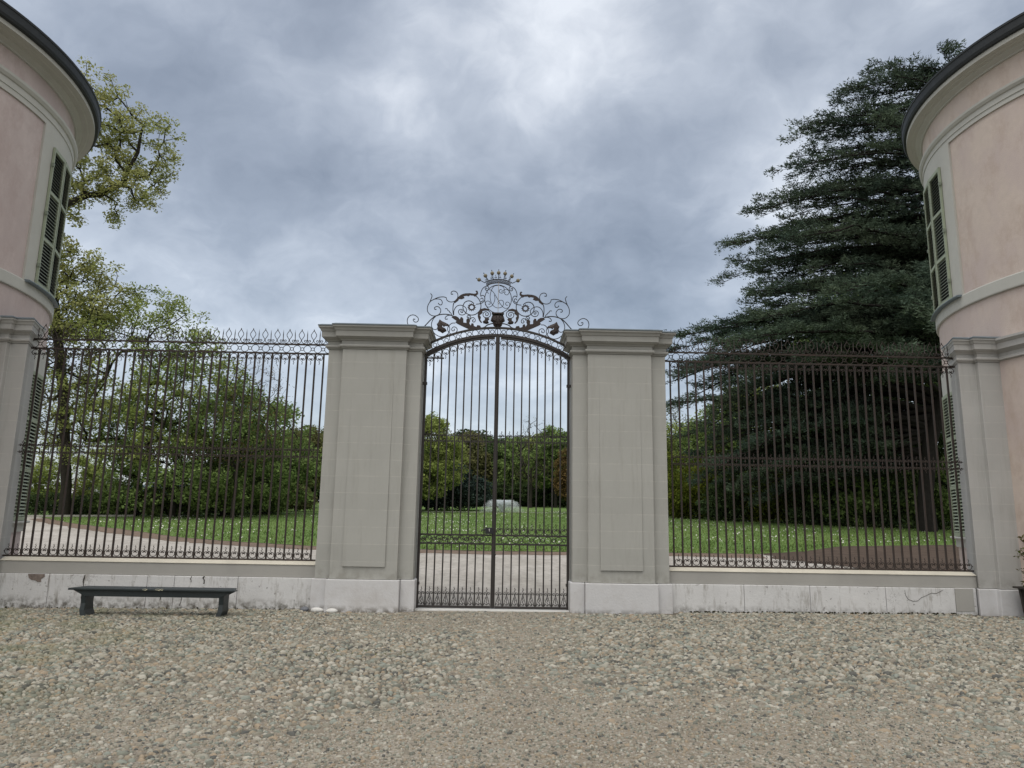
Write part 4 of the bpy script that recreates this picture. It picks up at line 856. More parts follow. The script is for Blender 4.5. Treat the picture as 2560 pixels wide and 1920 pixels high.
def cluster_leaves(tips, per, rad, rng, flat=.7):
    T = np.repeat(tips, per, axis=0); d = rng.normal(0, 1, T.shape); d /= np.linalg.norm(d, axis=1)[:, None] + 1e-9
    r = rad * rng.uniform(0, 1, len(T))[:, None] ** .45; off = d * r; off[:, 2] *= flat; return T + off
def make_tree(label, base, H, blobs, ncl, per, crad, lsize, lm, seed, trunk_h=.35, trunk_r=.25, lean=(0, 0), group=None, cat='tree', name='broadleaf_tree', bark='bark', inner=.35, leaf_up=.5, ground=False):
    """blobs: ellipsoids (x, y, z, rx, ry, rz) as fractions of the height"""
    rng = np.random.RandomState(seed); cl = []
    vol = np.array([b[3] * b[4] * b[5] for b in blobs]) ** .75; vol /= vol.sum()
    while len(cl) < ncl:
        b = blobs[rng.choice(len(blobs), p=vol)]; d = rng.normal(0, 1, 3); d /= np.linalg.norm(d); r = rng.uniform(inner, 1) ** .5
        p = np.array([b[0] + d[0] * b[3] * r, b[1] + d[1] * b[4] * r, b[2] + d[2] * b[5] * r]) * H
        if p[2] < (.15 if ground else .06 * H): continue
        cl.append(p)
    nt_ = 6; th = trunk_h * H; tr = [(lean[0] * H * (i / nt_) ** 1.5 + rng.normal(0, .03 * (i > 0)), lean[1] * H * (i / nt_) + rng.normal(0, .03 * (i > 0)), -.2 + (th + .2) * i / nt_) for i in range(nt_ + 1)]
    P, par, rad, tips = skeleton(tr, cl, rng, rmax=trunk_r, segl=H * .05)
    r = empty(name, (base[0], base[1], gz(*base)), 0); tag(r, label, cat, group)
    obj('trunk', wood_mesh('trunk', P, par, rad, len(tr)), MT[bark], r)
    C = cluster_leaves(P[tips], per, crad, rng)
    obj('crown', leaf_mesh('crown', C, lsize, rng, leaf_up), MT[lm], r)
    return r
def copy_tree_to(src, base, rz, sc, lm=None, label=None, group=None, szx=1):
    c = copy_tree(src); c.location = (base[0], base[1], gz(*base)); c.rotation_euler = (0, 0, rz); c.scale = (sc * szx, sc * szx, sc)
    if label: c['label'] = label
    if group: c['group'] = group
    if lm:
        for ch in c.children:
            if ch.name.startswith('crown'): ch.material_slots[0].link = 'OBJECT'; ch.material_slots[0].material = MT[lm]
    return c
ROUND = [(0, 0, .62, .30, .30, .36), (-.14, .05, .45, .2, .2, .22), (.15, -.06, .5, .2, .2, .25), (.03, .1, .8, .18, .18, .19)]
WIDE = [(0, 0, .6, .42, .40, .36), (-.25, .1, .42, .22, .22, .25), (.27, -.1, .48, .22, .22, .26), (.05, -.2, .34, .3, .2, .22), (.0, 0, .82, .24, .24, .17)]
FULL = [(0, 0, .5, .36, .36, .48), (-.2, .05, .3, .24, .24, .28), (.2, -.08, .33, .24, .24, .3), (.02, -.12, .16, .34, .28, .16)]
TALL = [(0, 0, .62, .2, .2, .38), (.06, -.04, .4, .18, .18, .22), (-.07, .05, .5, .16, .16, .2)]
BUSH = [(0, 0, .5, .62, .55, .48), (-.4, .05, .32, .34, .34, .32), (.42, -.05, .35, .34, .34, .34)]
LAT = np.array([.86395546, .50356823]); DEP = np.array([-.50356823, .86395546])
# ---- the big oak by the left tower
def inpoly(p, poly):
    x, y = p; c = False; j = len(poly) - 1
    for i in range(len(poly)):
        if (poly[i][1] > y) != (poly[j][1] > y) and x < (poly[j][0] - poly[i][0]) * (y - poly[i][1]) / (poly[j][1] - poly[i][1]) + poly[i][0]: c = not c
        j = i
    return c
def oak():
    rng = np.random.RandomState(21); z0 = gz(-25.7, 31.5)
    A = [(-2.32, 29.18), (-1.52, 30.19), (-0.65, 29.63), (0.04, 28.56), (0.8, 28.08), (1.74, 28.39), (2.27, 26.65), (3.6, 27.06), (3.9, 25.07), (3.67, 23.55), (3.06, 22.23), (1.96, 21.1), (0.89, 20.15), (-0.67, 19.91), (-1.89, 19.09), (-2.84, 19.92), (-2.91, 24.49)]
    B = [(-2.43, 18.17), (-1.57, 18.1), (-1.03, 17.15), (0.56, 16.68), (0.86, 15.93), (2.04, 15.3), (2.2, 14.2), (1.3, 12.62), (-1.91, 11.59), (-2.73, 15.25)]
    Cc = [(-3.3, 11.9), (0.9, 11.95), (0.9, 9.14), (-0.06, 6.6), (-2.9, 4.26)]
    D = [(-2.9, 28.5), (-6, 27), (-8.5, 22), (-8.5, 14), (-6, 9), (-3.2, 9), (-2.9, 18)]
    cl = []
    for poly, n, dp in ((A, 250, 1.8), (B, 150, 2.2), (Cc, 85, 2.5), (D, 70, 3.0)):
        xs = [p[0] for p in poly]; zs = [p[1] for p in poly]; k = 0
        while k < n:
            l, z = rng.uniform(min(xs), max(xs)), rng.uniform(min(zs), max(zs))
            if inpoly((l, z), poly): w = rng.normal(0, dp * .6); q = LAT * l + DEP * w; cl.append((q[0], q[1], z - z0)); k += 1
    tr = [(-.1, -.9), (-.2, 2.2), (-.5, 5.0), (-1.0, 8.5), (-1.84, 12.86), (-2.3, 15.2), (-2.55, 17.36), (-2.45, 19.2), (-2.17, 20.3), (-1.09, 21.22), (-.27, 21.52), (.75, 22.45), (1.11, 23.76), (1.47, 24.95), (1.5, 26.2)]
    tr = [(*(LAT * l), z + .9 - z0) for l, z in tr]
    tr = [(x, y, z - .9 if i > 1 else z - .3) for i, (x, y, z) in enumerate(tr)]
    P, par, rad, tips = skeleton(tr, cl, rng, rmax=.29, segl=.5, bend=.2)
    r = empty('oak_tree', (-25.7, 31.5, z0)); tag(r, 'tall old oak with yellow green leaves rising behind the left tower', 'tree')
    rad[:len(tr)] = np.maximum(rad[:len(tr)], np.linspace(.29, .06, len(tr)) ** 1.0)
    obj('trunk', wood_mesh('trunk', P, par, np.maximum(rad * 1.0, .018), len(tr), 5, 9, 1.4), MT['bark'], r)
    C = cluster_leaves(P[tips], 62, .60, rng, .8)
    mid = (C[:, 2] < 11.0); 
    obj('crown', leaf_mesh('crown', C[~mid], .10, rng), MT['oak_leaf'], r)
    obj('lower_foliage', leaf_mesh('lower_foliage', C[mid], .085, rng), MT['olive_leaf'], r)
oak()
# ---- the great cedar behind the right fence
def cedar():
    rng = np.random.RandomState(7); bx, by = 23.9, 27.6; z0 = gz(bx, by); v = np.array([bx - .07, by + 12.7]); D = np.linalg.norm(v); n = v / D; lat = np.array([n[1], -n[0]])
    env_z = [1.5, 2.6, 3.6, 4.6, 5.5, 7.7, 9.4, 12.1, 13.4, 14.1, 15.0, 15.9, 17.0, 18.8, 20.8, 22.6, 23.4, 24.6, 26.0, 28.3, 29.6, 30.6]
    env_r = [6.5, 8.0, 10.0, 12.6, 14.6, 14.0, 14.8, 14.6, 13.8, 12.0, 10.4, 8.2, 10.5, 10.9, 10.2, 8.4, 6.6, 6.9, 6.4, 3.6, 1.9, .5]
    trunk = [(0, 0, -.6), (.1, .1, 2), (.6, .1, 5), (1.9, -.3, 9), (2.8, -.6, 13), (3.4, -.8, 17), (3.6, -.9, 21), (3.8, -1, 25), (4.2, -1, 28.4)]
    P = [np.array(p, float) for p in trunk]; par = [-1] + list(range(len(trunk) - 1)); rad = [.46, .42, .4, .36, .32, .27, .22, .14, .05]; NTk = len(trunk)
    B = []; Bd = []     # foliage points and directions
    tz = np.array([p[2] for p in trunk])
    def trunk_at(z): return np.array([np.interp(z, tz, [p[0] for p in trunk]), np.interp(z, tz, [p[1] for p in trunk]), z])
    def addnode(q, p, r): P.append(q); par.append(p); rad.append(r); return len(P) - 1
    limbs = []
    # limbs whose tips shape the outline towards the gate, in the photo's order from the top
    for zt, fr in ((29.6, 1), (28.4, 1), (27.3, .95), (26.1, 1), (25.0, .95), (23.6, 1), (22.6, 1.), (21.6, .92), (20.8, 1), (19.8, .98), (18.8, 1), (17.8, .95), (17.05, .98), (15.4, 1), (15.0, .96), (14.2, 1), (13.5, 1), (12.2, 1), (11.2, .97), (10.2, 1.), (9.2, 1), (8.2, .85), (7.6, .97), (6.4, .8), (5.4, 1), (4.7, 1), (3.9, .92), (3.3, 1)):
        for da in ((-.45, -.2, .0, .22, .45) if zt > 11 else (-.55, -.38, -.2, -.05, .2)): limbs.append((zt + rng.normal(0, .25), math.atan2(-lat[1], -lat[0]) + da + rng.normal(0, .08), fr * rng.uniform(.93, 1.07) if abs(da) < .15 else fr * rng.uniform(.62, .98)))
    for k in range(105): limbs.append((rng.uniform(9.5, 29.4), rng.uniform(0, 2 * PI), rng.uniform(.6, 1)))
    for zt, az, fr in limbs:
        R = np.interp(zt, env_z, env_r) * fr
        if R < .8: continue
        rise = rng.uniform(.15, .50) * R if zt > 15 else rng.uniform(-.02, .28) * R
        if zt < 6: rise = -rng.uniform(.05, .2) * R
        za = min(max(1.8, zt - rise - z0 * 0), 27.5); a = trunk_at(za); 
        d = np.array([math.cos(az), math.sin(az)]); ns = max(4, int(R / .8)); prev = int(np.argmin([abs(p[2] - za) for p in P[:NTk]])); i0 = None
        pts = []; sw = rng.normal(0, .13); arch_ = rng.uniform(0, .13)
        for s in range(0, ns + 1):
            t = s / ns; az2 = az + sw * t; dd = np.array([math.cos(az2), math.sin(az2)])
            ax0 = np.array([dd[0] * R + .12 * a[0], dd[1] * R + .12 * a[1]]); q = np.array([a[0] * (1 - t) + ax0[0] * t, a[1] * (1 - t) + ax0[1] * t, za + (zt - z0 - za + 0.0) * (t ** .8) + arch_ * R * math.sin(PI * t) - .07 * R * max(0, t - .6) * 2.5 * t + .0]) + rng.normal(0, .06, 3) * (0 < s)
            pts.append(q); pr = addnode(q, prev, (.025 + .0125 * R) * (1 - .93 * t)) ; prev = pr
        # side branches lie almost in one level, making the flat shelves
        for s in range(max(1, int(ns * .22)), ns + 1):
            for _ in range(3):
                t = (s + rng.uniform(-.5, .5)) / ns; t = min(1, max(.1, t)); k = min(ns - 1, int(t * ns)); f = t * ns - k; q = pts[k] * (1 - f) + pts[k + 1] * f
                sd = rng.choice([-1, 1]); ang = az + sd * rng.uniform(.35, 1.15) * (1 - .35 * t); l = rng.uniform(.5, 1.0) * (R * .20 * (1.15 - t) + .75)
                dz = rng.uniform(-.26, .22); e = q + np.array([math.cos(ang) * l, math.sin(ang) * l, dz * l]); m = (q + e) / 2 + np.array([0, 0, .06 * l])
                n1 = addnode(m, [len(P) - 1][0] if False else -2, .018); P[-1] = m
                B_dir = (e - q) / (np.linalg.norm(e - q) + 1e-9)
                SB.append((q, m, e))
                nn = max(3, int(l / .16))
                for j in range(nn):
                    u = (j + rng.uniform(.2, 1)) / nn; b = (q + (m - q) * 2 * u) if u < .5 else (m + (e - m) * (2 * u - 1))
                    for w_ in range(2):
                        a2 = ang + rng.choice([-1, 1]) * rng.uniform(.3, 1.1); l2 = rng.uniform(.1, .5) * (1.15 - u * .5)
                        B.append(b + np.array([math.cos(a2) * l2, math.sin(a2) * l2, rng.normal(.02, .06)])); Bd.append((math.cos(a2), math.sin(a2), rng.uniform(-.05, .35)))
                P.pop(); par.pop(); rad.pop()
    me = wood_mesh('trunk', np.array(P), par, np.array(rad), NTk, 5, 12, 1.25)
    r = empty('cedar_tree', (bx, by, z0)); tag(r, 'huge dark cedar with layered branches behind the right fence', 'tree')
    obj('trunk', me, MT['cedar_bark'], r)
    V = []; F = []
    for q, m, e in SB:
        for a, b, ra, rb in ((q, m, .030, .02), (m, e, .02, .008)):
            base = len(V); t = b - a; t = t / (np.linalg.norm(t) + 1e-9); u = np.cross(t, (0, 0, 1)); u /= np.linalg.norm(u) + 1e-9; w = np.cross(t, u)
            for c, rr in ((a, ra), (b, rb)):
                for k in range(3): V.append(tuple(c + (u * math.cos(k * 2.094) + w * math.sin(k * 2.094)) * rr))
            F += [(base + k, base + (k + 1) % 3, base + 3 + (k + 1) % 3, base + 3 + k) for k in range(3)]
    me = bpy.data.meshes.new('branches'); me.from_pydata(V, [], F); obj('branches', me, MT['cedar_bark'], r)
    B = np.array(B); Bd = np.array(Bd); Bd /= np.linalg.norm(Bd, axis=1)[:, None]
    # needle sprays: slim pointed blades fanning out of every shoot
    K = 6; n = len(B) * K; Q = np.repeat(B, K, 0) + rng.normal(0, .09, (n, 3)) * (1, 1, .8); D2 = np.repeat(Bd, K, 0) + rng.normal(0, .55, (n, 3)) * (1, 1, .6); D2[:, 2] += .12; D2 /= np.linalg.norm(D2, axis=1)[:, None]
    S = np.cross(D2, rng.normal(0, 1, (n, 3))); S /= np.linalg.norm(S, axis=1)[:, None]; ln = rng.uniform(.10, .25, n)[:, None]; wd = ln * .17
    T = np.stack([Q - S * wd, Q + S * wd, Q + D2 * ln], 1)
    obj('crown', np_mesh('crown', T.reshape(-1, 3), np.arange(3 * n), 3), MT['cedar_leaf'], r)
    print('CEDAR tris', n)
SB = []
cedar()
# ---- trees of the park behind the left fence
make_tree('pale green lime tree just right of the oak trunk', (-23.0, 33.9), 15.0, WIDE, 390, 66, .64, .095, 'lime_leaf', 31, .2, .22, cat='tree', ground=False)
make_tree('dense mid green tree in the middle of the left fence', (-20.1, 33.0), 12.0, FULL, 400, 62, .62, .10, 'green_leaf', 32, .2, .2)
make_tree('dense dark green tree sloping down towards the left gate pillar', (-17.9, 35.4), 9.7, FULL, 360, 68, .62, .10, 'green_leaf', 33, .2, .18)
make_tree('nearly bare thin tree with sparse buds behind the left fence', (-15.9, 31.6), 10.6, ROUND, 420, 6, .45, .05, 'tan_leaf', 34, .3, .10)
make_tree('low green tree nearest the left gate pillar', (-17.0, 40.6), 8.9, FULL, 240, 80, .75, .13, 'green_leaf', 35, .2, .16)
make_tree('olive brown tree with grey trunk left of the left gate pillar', (-18.1, 54.9), 7.8, ROUND, 220, 60, .7, .13, 'olive_leaf', 36, .35, .14)
make_tree('olive green tree just visible beside the left gate pillar', (-16.9, 61.4), 8.8, ROUND, 220, 60, .75, .14, 'olive_leaf', 37, .35, .14)
make_tree('small yellow green tree between the left tower and the oak trunk', (-31.2, 40.4), 4.6, BUSH, 190, 60, .5, .1, 'lime_leaf', 38, .2, .08)
# ---- woodland seen through the gate
make_tree('yellow green tree leaning in from the left side of the gate view', (-6.6, 49.0), 8.6, WIDE, 330, 70, .6, .12, 'lime_leaf', 41, .35, .2, name='broadleaf_tree')
make_tree('blue grey conifer low on the left side of the gate view', (-5.6, 54.1), 4.4, [(0, 0, .5, .9, .5, .5), (-.7, 0, .4, .5, .4, .4), (.7, 0, .35, .5, .4, .35)], 260, 70, .6, .13, 'blue_leaf', 42, .3, .2, name='conifer_tree')
ga = make_tree('olive tree in the wood left of the gate meeting bars', (-3.7, 73.2), 8.5, ROUND, 260, 60, .8, .17, 'olive_leaf', 43, .3, .18)
gb = make_tree('mid green tree in the wood straight behind the fountain', (-.9, 75.3), 7.9, FULL, 300, 65, .8, .17, 'deep_leaf', 44, .2, .18)
gc = make_tree('green tree in the wood just right of the fountain', (1.9, 73.3), 8.2, FULL, 300, 65, .8, .17, 'green_leaf', 45, .2, .18)
make_tree('tall nearly bare tree above the wood, right of the fountain', (3.5, 65.2), 10.2, TALL, 190, 7, .5, .06, 'olive_leaf', 46, .4, .16)
make_tree('leafy green treetop at the right edge of the gate view', (6.3, 67.0), 9.1, ROUND, 260, 55, .7, .15, 'green_leaf', 47, .35, .18)
make_tree('tan brown young tree at the right edge of the gate view', (5.75, 47.0), 5.3, TALL, 230, 45, .4, .09, 'tan_leaf', 48, .2, .08)
make_tree('bare twiggy tree behind the tan one, right side of the gate view', (5.3, 71.1), 9.7, TALL, 210, 8, .6, .06, 'olive_leaf', 49, .4, .16)
# ---- trees behind the right fence and the cedar
make_tree('twiggy grey tree right of the right gate pillar', (18.0, 63.2), 11.6, ROUND, 260, 12, .7, .08, 'olive_leaf', 51, .35, .2)
make_tree('yellow green tree beside the right gate pillar, under the cedar boughs', (16.8, 51.0), 8.6, FULL, 320, 65, .75, .13, 'lime_leaf', 52, .2, .18)
make_tree('fresh green tree seen below the cedar boughs, left of its centre', (18.3, 46.6), 9.4, FULL, 330, 70, .75, .13, 'green_leaf', 53, .2, .18)
make_tree('green tree with yellow tips behind the middle of the cedar', (21.8, 47.6), 11.6, WIDE, 330, 60, .85, .14, 'lime_leaf', 54, .3, .22)
make_tree('deep green tree behind the right half of the cedar', (24.6, 43.2), 11.6, FULL, 340, 70, .9, .14, 'deep_leaf', 55, .2, .22)
make_tree('tall bright green tree between the cedar and the right tower', (32.0, 43.0), 21.5, WIDE, 420, 75, 1.1, .16, 'green_leaf', 56, .3, .35)
make_tree('deep green tree beside the right tower behind the cedar trunk', (30.2, 38.2), 12.0, FULL, 340, 70, .9, .14, 'deep_leaf', 57, .2, .22)
def bush(label, base, H, ncl, per, cr_, ls, lm, seed): return make_tree(label, base, H, BUSH, ncl, per, cr_, ls, lm, seed, .25, .06, cat='shrub', name='shrub', ground=True, group=None)
bush('tall yellow green shrub right of the right gate pillar', (13.6, 45.8), 5.6, 190, 65, .6, .12, 'yellow_leaf', 61)
bush('bright yellow green shrub under the tips of the cedar', (14.9, 40.8), 4.2, 190, 65, .5, .1, 'yellow_leaf', 62)
bush('dark green shrub left of the low cedar bough', (16.6, 37.6), 3.4, 170, 70, .45, .1, 'deep_leaf', 63)
bush('yellow tipped shrub behind the low cedar bough', (19.4, 36.4), 4.0, 180, 65, .5, .1, 'yellow_leaf', 64)
bush('dark shrub in the shade below the cedar middle', (21.2, 33.4), 3.6, 180, 70, .45, .1, 'deep_leaf', 65)
bush('mid green shrub left of the cedar trunk', (22.6, 32.6), 4.2, 190, 70, .5, .1, 'green_leaf', 66)
bush('dark shrub right behind the cedar trunk', (25.2, 31.6), 4.2, 190, 70, .5, .1, 'deep_leaf', 67)
bush('green shrub between the cedar trunk and the right tower', (27.4, 30.4), 4.6, 190, 70, .5, .1, 'green_leaf', 68)
for i, (x, y, hh, lm, lb) in enumerate([(-24.4, 33.0, 1.5, 'green_leaf', 'low bush right behind the oak trunk'), (-22.4, 33.6, 1.9, 'green_leaf', 'green bush under the lime tree'), (-20.3, 34.6, 1.7, 'green_leaf', 'bush at the foot of the mid green tree'), (-18.2, 36.2, 1.9, 'green_leaf', 'bush at the foot of the dark green tree'), (-16.6, 39.4, 1.9, 'green_leaf', 'green bush below the low tree by the left pillar'), (-16.2, 46.0, 2.2, 'olive_leaf', 'olive bush at the lawn edge beside the left gate pillar')]):
    bush(lb, (x, y), hh, 120, 60, .32, .08, lm, 70 + i)
# ---- far wood: copies of the grown trees, each its own thing
protos = [gb, gc, ga]; rr = random.Random(12); k = 0
kinds = {'deep_leaf': 'dark green tree in the far wood behind the lawn', 'green_leaf': 'mid green tree in the far wood behind the lawn', 'olive_leaf': 'olive tinted tree in the far wood behind the lawn', 'lime_leaf': 'fresh green tree in the far wood behind the lawn'}
for row, (yy, n, x0, x1, hs) in enumerate(((81, 22, -30, 36, 1.0), (88, 22, -33, 40, 1.12))):
    for i in range(n):
        x = x0 + (x1 - x0) * (i + .5) / n + rr.uniform(-.8, .8); lm = rr.choice(['deep_leaf', 'deep_leaf', 'green_leaf', 'olive_leaf', 'deep_leaf', 'lime_leaf'] if row else ['deep_leaf', 'deep_leaf', 'green_leaf', 'deep_leaf'])
        sc = hs * rr.uniform(.85, 1.06)
        if x < -12 or x > 12: sc *= 1.05
        copy_tree_to(protos[(i * 2 + row) % 3], (x, yy + rr.uniform(-2, 2)), rr.uniform(0, 6.28), sc, lm, kinds[lm], 'trees of the far wood', 1.25)
for i in range(9):
    x = -14 + i * 2.2 + rr.uniform(-.5, .5)
    c = copy_tree_to(gb, (x - .9, 70.5 + rr.uniform(-1, 1)), rr.uniform(0, 6), .36, 'deep_leaf', 'dark undergrowth shrub along the far edge of the lawn', 'undergrowth along the far lawn edge', 1.6); c.name = 'shrub'; c['category'] = 'shrub'
for i in range(8):
    x = 5.0 + i * 2.4 + rr.uniform(-.5, .5)
    c = copy_tree_to(gc, (x, 69.5 - i * .9 + rr.uniform(-1, 1)), rr.uniform(0, 6), .40, 'deep_leaf', 'dark undergrowth shrub along the far edge of the lawn', 'undergrowth along the far lawn edge', 1.6); c.name = 'shrub'; c['category'] = 'shrub'
# ---- hedge, street beyond it and vehicles
def hedge():
    rng = np.random.RandomState(5); a = np.array([-36.0, 27.0]); b = np.array([-22.6, 34.3]); n = 900
    t = rng.uniform(0, 1, n); q = a + (b - a) * t[:, None]; d = (b - a) / np.linalg.norm(b - a); nn = np.array([-d[1], d[0]]); q = q + nn * rng.normal(0, .22, n)[:, None]
    z = rng.uniform(.1, 1.25, n) + .12 * np.sin(t * 23); zz = np.array([gz(*p) for p in q]); P = np.stack([q[:, 0], q[:, 1], zz + z], -1); C = cluster_leaves(P, 26, .28, rng)
    r = empty('hedge', (*a, gz(*a))); tag(r, 'dark clipped hedge closing the park behind the oak', 'hedge'); me = leaf_mesh('foliage', C - np.array([a[0], a[1], gz(*a)]), .07, rng); obj('foliage', me, MT['deep_leaf'], r)
    m = MB()
    for i in range(26):
        p = a + (b - a) * (i + .5) / 26 - a; m2 = MB(); m2.tube([(0, 0, -.1), (rng.uniform(-.05, .05), 0, .6)], .03, 5); obj('stem', m2, MT['bark'], r, (p[0], p[1], .035 * p[1]))
hedge()
m = MB(); a, b = Vector((-34, 26.2, 0)), Vector((-22.3, 32.6, 0)); d = (b - a).normalized(); nn = Vector((-d.y, d.x, 0)) * .12
m.add([(p.x, p.y, gz(p.x, p.y) + z) for z in (-.1, .12) for p in (a - nn, b - nn, b + nn, a + nn)], [(0, 1, 2, 3), (4, 7, 6, 5), (0, 4, 5, 1), (1, 5, 6, 2), (2, 6, 7, 3), (3, 7, 4, 0)])
tag(obj('path_kerb', m, MT['kerb']), 'low pale stone kerb in front of the dark hedge', 'kerb')
mat('white_paint', (.75, .76, .78), .3, .5); mat('car_glass', (.03, .04, .05), .1, .6); mat('tyre', (.02, .02, .02), .9, .2); mat('grey_paint', (.35, .38, .42), .3, .5); mat('lamp_red', (.4, .02, .02), .4, .5); mat('yellow_paint', (.7, .55, .08), .6, .3)
def vehicle(name, label, cat, loc, rz, Lc, Wc, prof, glass, mt):
    r = empty(name, (loc[0], loc[1], gz(*loc)), rz); tag(r, label, cat)
    m = MB(); w = Wc / 2; m.loft([[(x, y * (1 - .12 * (z > .95)), z) for x, z in prof] for y in (-w, w)]); bevel(obj('body', m, MT[mt], r), .05, 3)
    for pane in glass:
        for y in (-w * .895 if pane[0][1] > .8 else -w, w * .895 if pane[0][1] > .8 else w):
            m = MB(); s = .012 if y > 0 else -.012; m.add([(x, y + s - (.05 * (1 if y > 0 else -1)) * 0, z) for x, z in pane] + [(x, y - s * 2, z) for x, z in pane], [tuple(range(len(pane))), tuple(range(2 * len(pane) - 1, len(pane) - 1, -1))] + [(i, (i + 1) % len(pane), (i + 1) % len(pane) + len(pane), i + len(pane)) for i in range(len(pane))]); obj('window', m, MT['car_glass'], r)
    for x in (-Lc * .3, Lc * .3):
        for y in (-w + .08, w - .08):
            m = MB(); m.tube([(0, -.1, 0), (0, .1, 0)], .32, 18); wh = obj('wheel', m, MT['tyre'], r, (x, y, .32)); m = MB(); m.tube([(0, -.108, 0), (0, .108, 0)], .19, 12); obj('rim', m, MT['grey_paint'], wh)
    for y in (-w * .7, w * .7): m = MB(); m.sphere((0, 0, 0), .09, 8, 5); obj('tail_lamp', m, MT['lamp_red'], r, (Lc / 2 - .03, y, .75)); m = MB(); m.sphere((0, 0, 0), .09, 8, 5); obj('headlight', m, MT['white_stone'], r, (-Lc / 2 + .06, y, .68))
carp = [(-2.1, .3), (2.1, .3), (2.15, .8), (2.0, 1.02), (1.45, 1.5), (-.35, 1.5), (-1.05, 1.0), (-2.05, .85)]; carg = [[(-.85, 1.03), (-.3, 1.43), (.35, 1.43), (.35, 1.03)], [(.42, 1.03), (.42, 1.43), (1.35, 1.43), (1.75, 1.03)]]
vanp = [(-2.4, .35), (2.4, .35), (2.4, 1.9), (-1.3, 1.95), (-1.8, 1.2), (-2.35, 1.0)]; vang = [[(-1.6, 1.2), (-1.25, 1.75), (-.5, 1.75), (-.5, 1.2)]]
vehicle('parked_car', 'white estate car beyond the hedge, left of the oak trunk', 'car', (-36.0, 44.6), .45, 4.2, 1.7, carp, carg, 'white_paint')
vehicle('parked_van', 'white van beyond the hedge, just left of the oak trunk', 'van', (-33.2, 47.0), 1.2, 4.8, 1.9, vanp, vang, 'white_paint')
vehicle('parked_car', 'pale grey car beyond the hedge, right of the oak trunk', 'car', (-30.4, 46.3), .5, 4.2, 1.7, carp, carg, 'grey_paint')
m = MB(); m.tube([(0, 0, -.2), (0, 0, 2.3)], .06, 8); r = empty('marker_post', (-30.0, 39.6, gz(-30, 39.6))); tag(r, 'yellow marker post beyond the hedge right of the oak trunk', 'post'); obj('post', m, MT['yellow_paint'], r)
# hills far to the left
V, Q = [], []; xs = np.linspace(-1400, -150, 60); ys = np.linspace(520, 1100, 14); rg = np.random.RandomState(4)
X, Y = np.meshgrid(xs, ys); Z = 78 * np.exp(-((Y - 800) / 190) ** 2) * (.55 + .25 * np.sin(X * .004 + 1) + .1 * np.sin(X * .017)) * np.clip((-150 - X) / 260, 0, 1) - 1
nx = len(xs); i, j = np.meshgrid(np.arange(len(ys) - 1), np.arange(nx - 1), indexing='ij'); a = (i * nx + j).ravel()
mat('hill_wood', (.10, .13, .16), .95, .1, .3, .02)
tag(obj('hills', np_mesh('hills', np.stack([X, Y, Z], -1).reshape(-1, 3), np.stack([a, a + 1, a + nx + 1, a + nx], -1).ravel(), 4, True), MT['hill_wood']), kind='structure')
# ---- fountain jet on the lawn
def water_mat():
    m = bpy.data.materials.new('water_spray'); m.use_nodes = True; t = m.node_tree; t.nodes.clear(); out = N(t, 'ShaderNodeOutputMaterial'); d = N(t, 'ShaderNodeBsdfDiffuse'); tr = N(t, 'ShaderNodeBsdfTransparent'); mx = N(t, 'ShaderNodeMixShader', i_0=.5); d.inputs[0].default_value = (.85, .9, .95, 1)
    L(t, tr.outputs[0], mx.inputs[1]); L(t, d.outputs[0], mx.inputs[2]); L(t, mx.outputs[0], out.inputs[0]); MATS['water'] = m
water_mat()
def fountain():
    r = empty('fountain', (.39, 50.2, gz(.39, 50.2))); tag(r, 'white water jet spraying up from the lawn behind the gate', 'fountain')
    m = MB(); m.lathe([(.0, -.1), (.12, -.1), (.12, .04), (.05, .06), (0, .06)], n=16); obj('nozzle', m, MT['lead'], r)
    rg = np.random.RandomState(3); n = 14000; th = rg.uniform(0, 2 * PI, n); v = rg.uniform(0, 1, n); u = rg.uniform(0, 1, n)
    rr_ = .02 + .80 * u * rg.uniform(.0, 1, n) ** .4; z = .05 + u * .95; C = np.stack([rr_ * np.cos(th), rr_ * np.sin(th), z], -1)
    me = leaf_mesh('jet', C, .03, rg, 0, .5); obj('jet', me, MT['white_water'], r)
    n = 26000; u = rg.uniform(.2, 1, n) ** .8; th = rg.uniform(0, 2 * PI, n); R0 = rg.uniform(1.0, 2.0, n); x = u * R0; z = .05 + 4 * 1.0 * rg.uniform(.75, 1.02, n) * u * (1 - u) + .0
    C = np.stack([x * np.cos(th), x * np.sin(th), np.maximum(z, .02)], -1); me = leaf_mesh('spray', C, .016, rg, 0, .5); obj('spray', me, MT['white_water'], r)
mat('white_water', (.8, .85, .9), .4, .5)
fountain()
def kerbline(x0, x1, y, w, h, label):
    m = MB(); m.add([(x, yy, gz(x, yy) + z) for z in (-.05, h) for x, yy in ((x0, y), (x1, y - .2), (x1, y - .2 + w), (x0, y + w))], [(0, 1, 2, 3), (4, 7, 6, 5), (0, 4, 5, 1), (1, 5, 6, 2), (2, 6, 7, 3), (3, 7, 4, 0)]); tag(obj('stone_edging', m, MT['kerb']), label, 'edging')
kerbline(-14, 14, 49.2, .18, .05, 'thin pale stone edging across the lawn at the fountain')
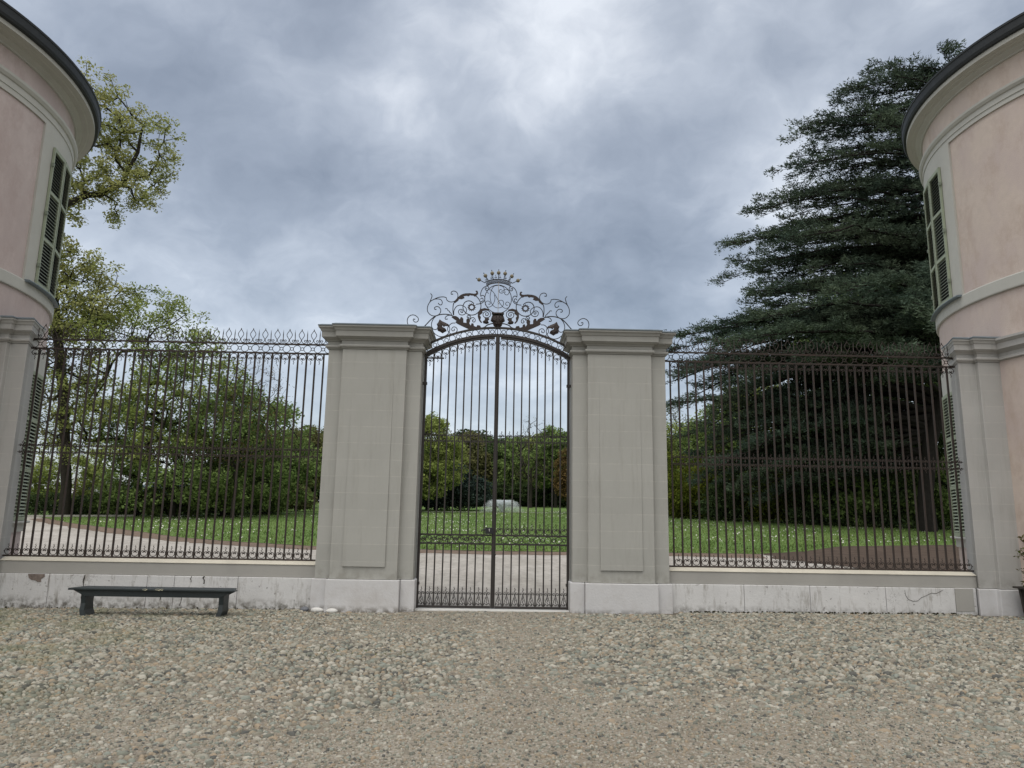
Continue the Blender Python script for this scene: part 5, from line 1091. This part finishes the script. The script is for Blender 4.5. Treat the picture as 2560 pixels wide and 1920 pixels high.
# ---- daisies and rough tufts on the lawn
rg = np.random.RandomState(15); n = 26000; X = rg.uniform(-22, 24, n); Y = rg.uniform(12, 55, n)
dens = .5 + .5 * smooth_noise(X, Y, .45, 3) + .35 * smooth_noise(X, Y, 1.7, 13); ok = rg.uniform(0, 1, n) < np.clip(dens * 1.1 - .30, 0, 1) ** 1.5
nx_ = [p[0] for p in near]; ny_ = [p[1] for p in near]; ok &= Y > np.interp(X, nx_, ny_) + .6; X, Y = X[ok], Y[ok]
Z = np.array([gz(a, b) for a, b in zip(X, Y)]) + .075; me = leaf_mesh('daisies', np.stack([X, Y, Z], -1), .036, rg, .6, .9)
mat('daisy', (.62, .62, .56), .8, .2); tag(obj('daisies', me, MT['daisy']), 'small white daisies scattered over the lawn', 'daisies', kind='stuff')
n = 90000; X = rg.uniform(-25, 26, n); Y = 11 + 44 * rg.uniform(0, 1, n) ** 1.7; ok = Y > np.interp(X, nx_, ny_) - .06 + .15 * rg.rand(n); X, Y = X[ok], Y[ok]; n = len(X)
Z = np.array([gz(a, b) for a, b in zip(X, Y)]) + .012; h = rg.uniform(.03, .10, n) * (1 + .6 * smooth_noise(X, Y, 2.2, 6)); th = rg.uniform(0, PI, n); w = .022
B0 = np.stack([X - w * np.cos(th), Y - w * np.sin(th), Z], -1); B1 = np.stack([X + w * np.cos(th), Y + w * np.sin(th), Z], -1); Tp = np.stack([X + rg.normal(0, .03, n), Y + rg.normal(0, .03, n), Z + np.maximum(h, .02)], -1)
leafmat('grass_blade', (.13, .21, .06), (.19, .26, .085), .3, .6)
tag(obj('grass', np_mesh('grass', np.stack([B0, B1, Tp], 1).reshape(-1, 3), np.arange(3 * n), 3), MT['grass_blade']), 'rough grass tufts of the lawn', 'grass', kind='stuff')
# ---- planter shrub
def planter_shrub():
    rng = np.random.RandomState(6); r = empty('potted_shrub', (8.98, -.90, .50)); tag(r, 'sparse leafy shrub growing in the wooden planter', 'shrub')
    cl = [(rng.normal(0, .2), rng.normal(0, .2), rng.uniform(.08, .85)) for _ in range(60)] + [(-.38, -.05, .30), (-.45, 0, .34), (-.34, .02, .12), (-.30, 0, .55), (-.33, -.1, .62)]
    P, par, rad, tips = skeleton([(0, 0, -.05), (0, 0, .1), (.02, 0, .3), (0, .02, .5)], cl, rng, rmax=.02, segl=.08, r_leaf=.004)
    obj('stem', wood_mesh('stem', P, par, rad, 4, 5, 6, 1), MT['bark'], r)
    obj('leaves', leaf_mesh('leaves', cluster_leaves(P[tips], 14, .09, rng), .030, rng, .6, .5), MT['shrub_leaf'], r)
planter_shrub()
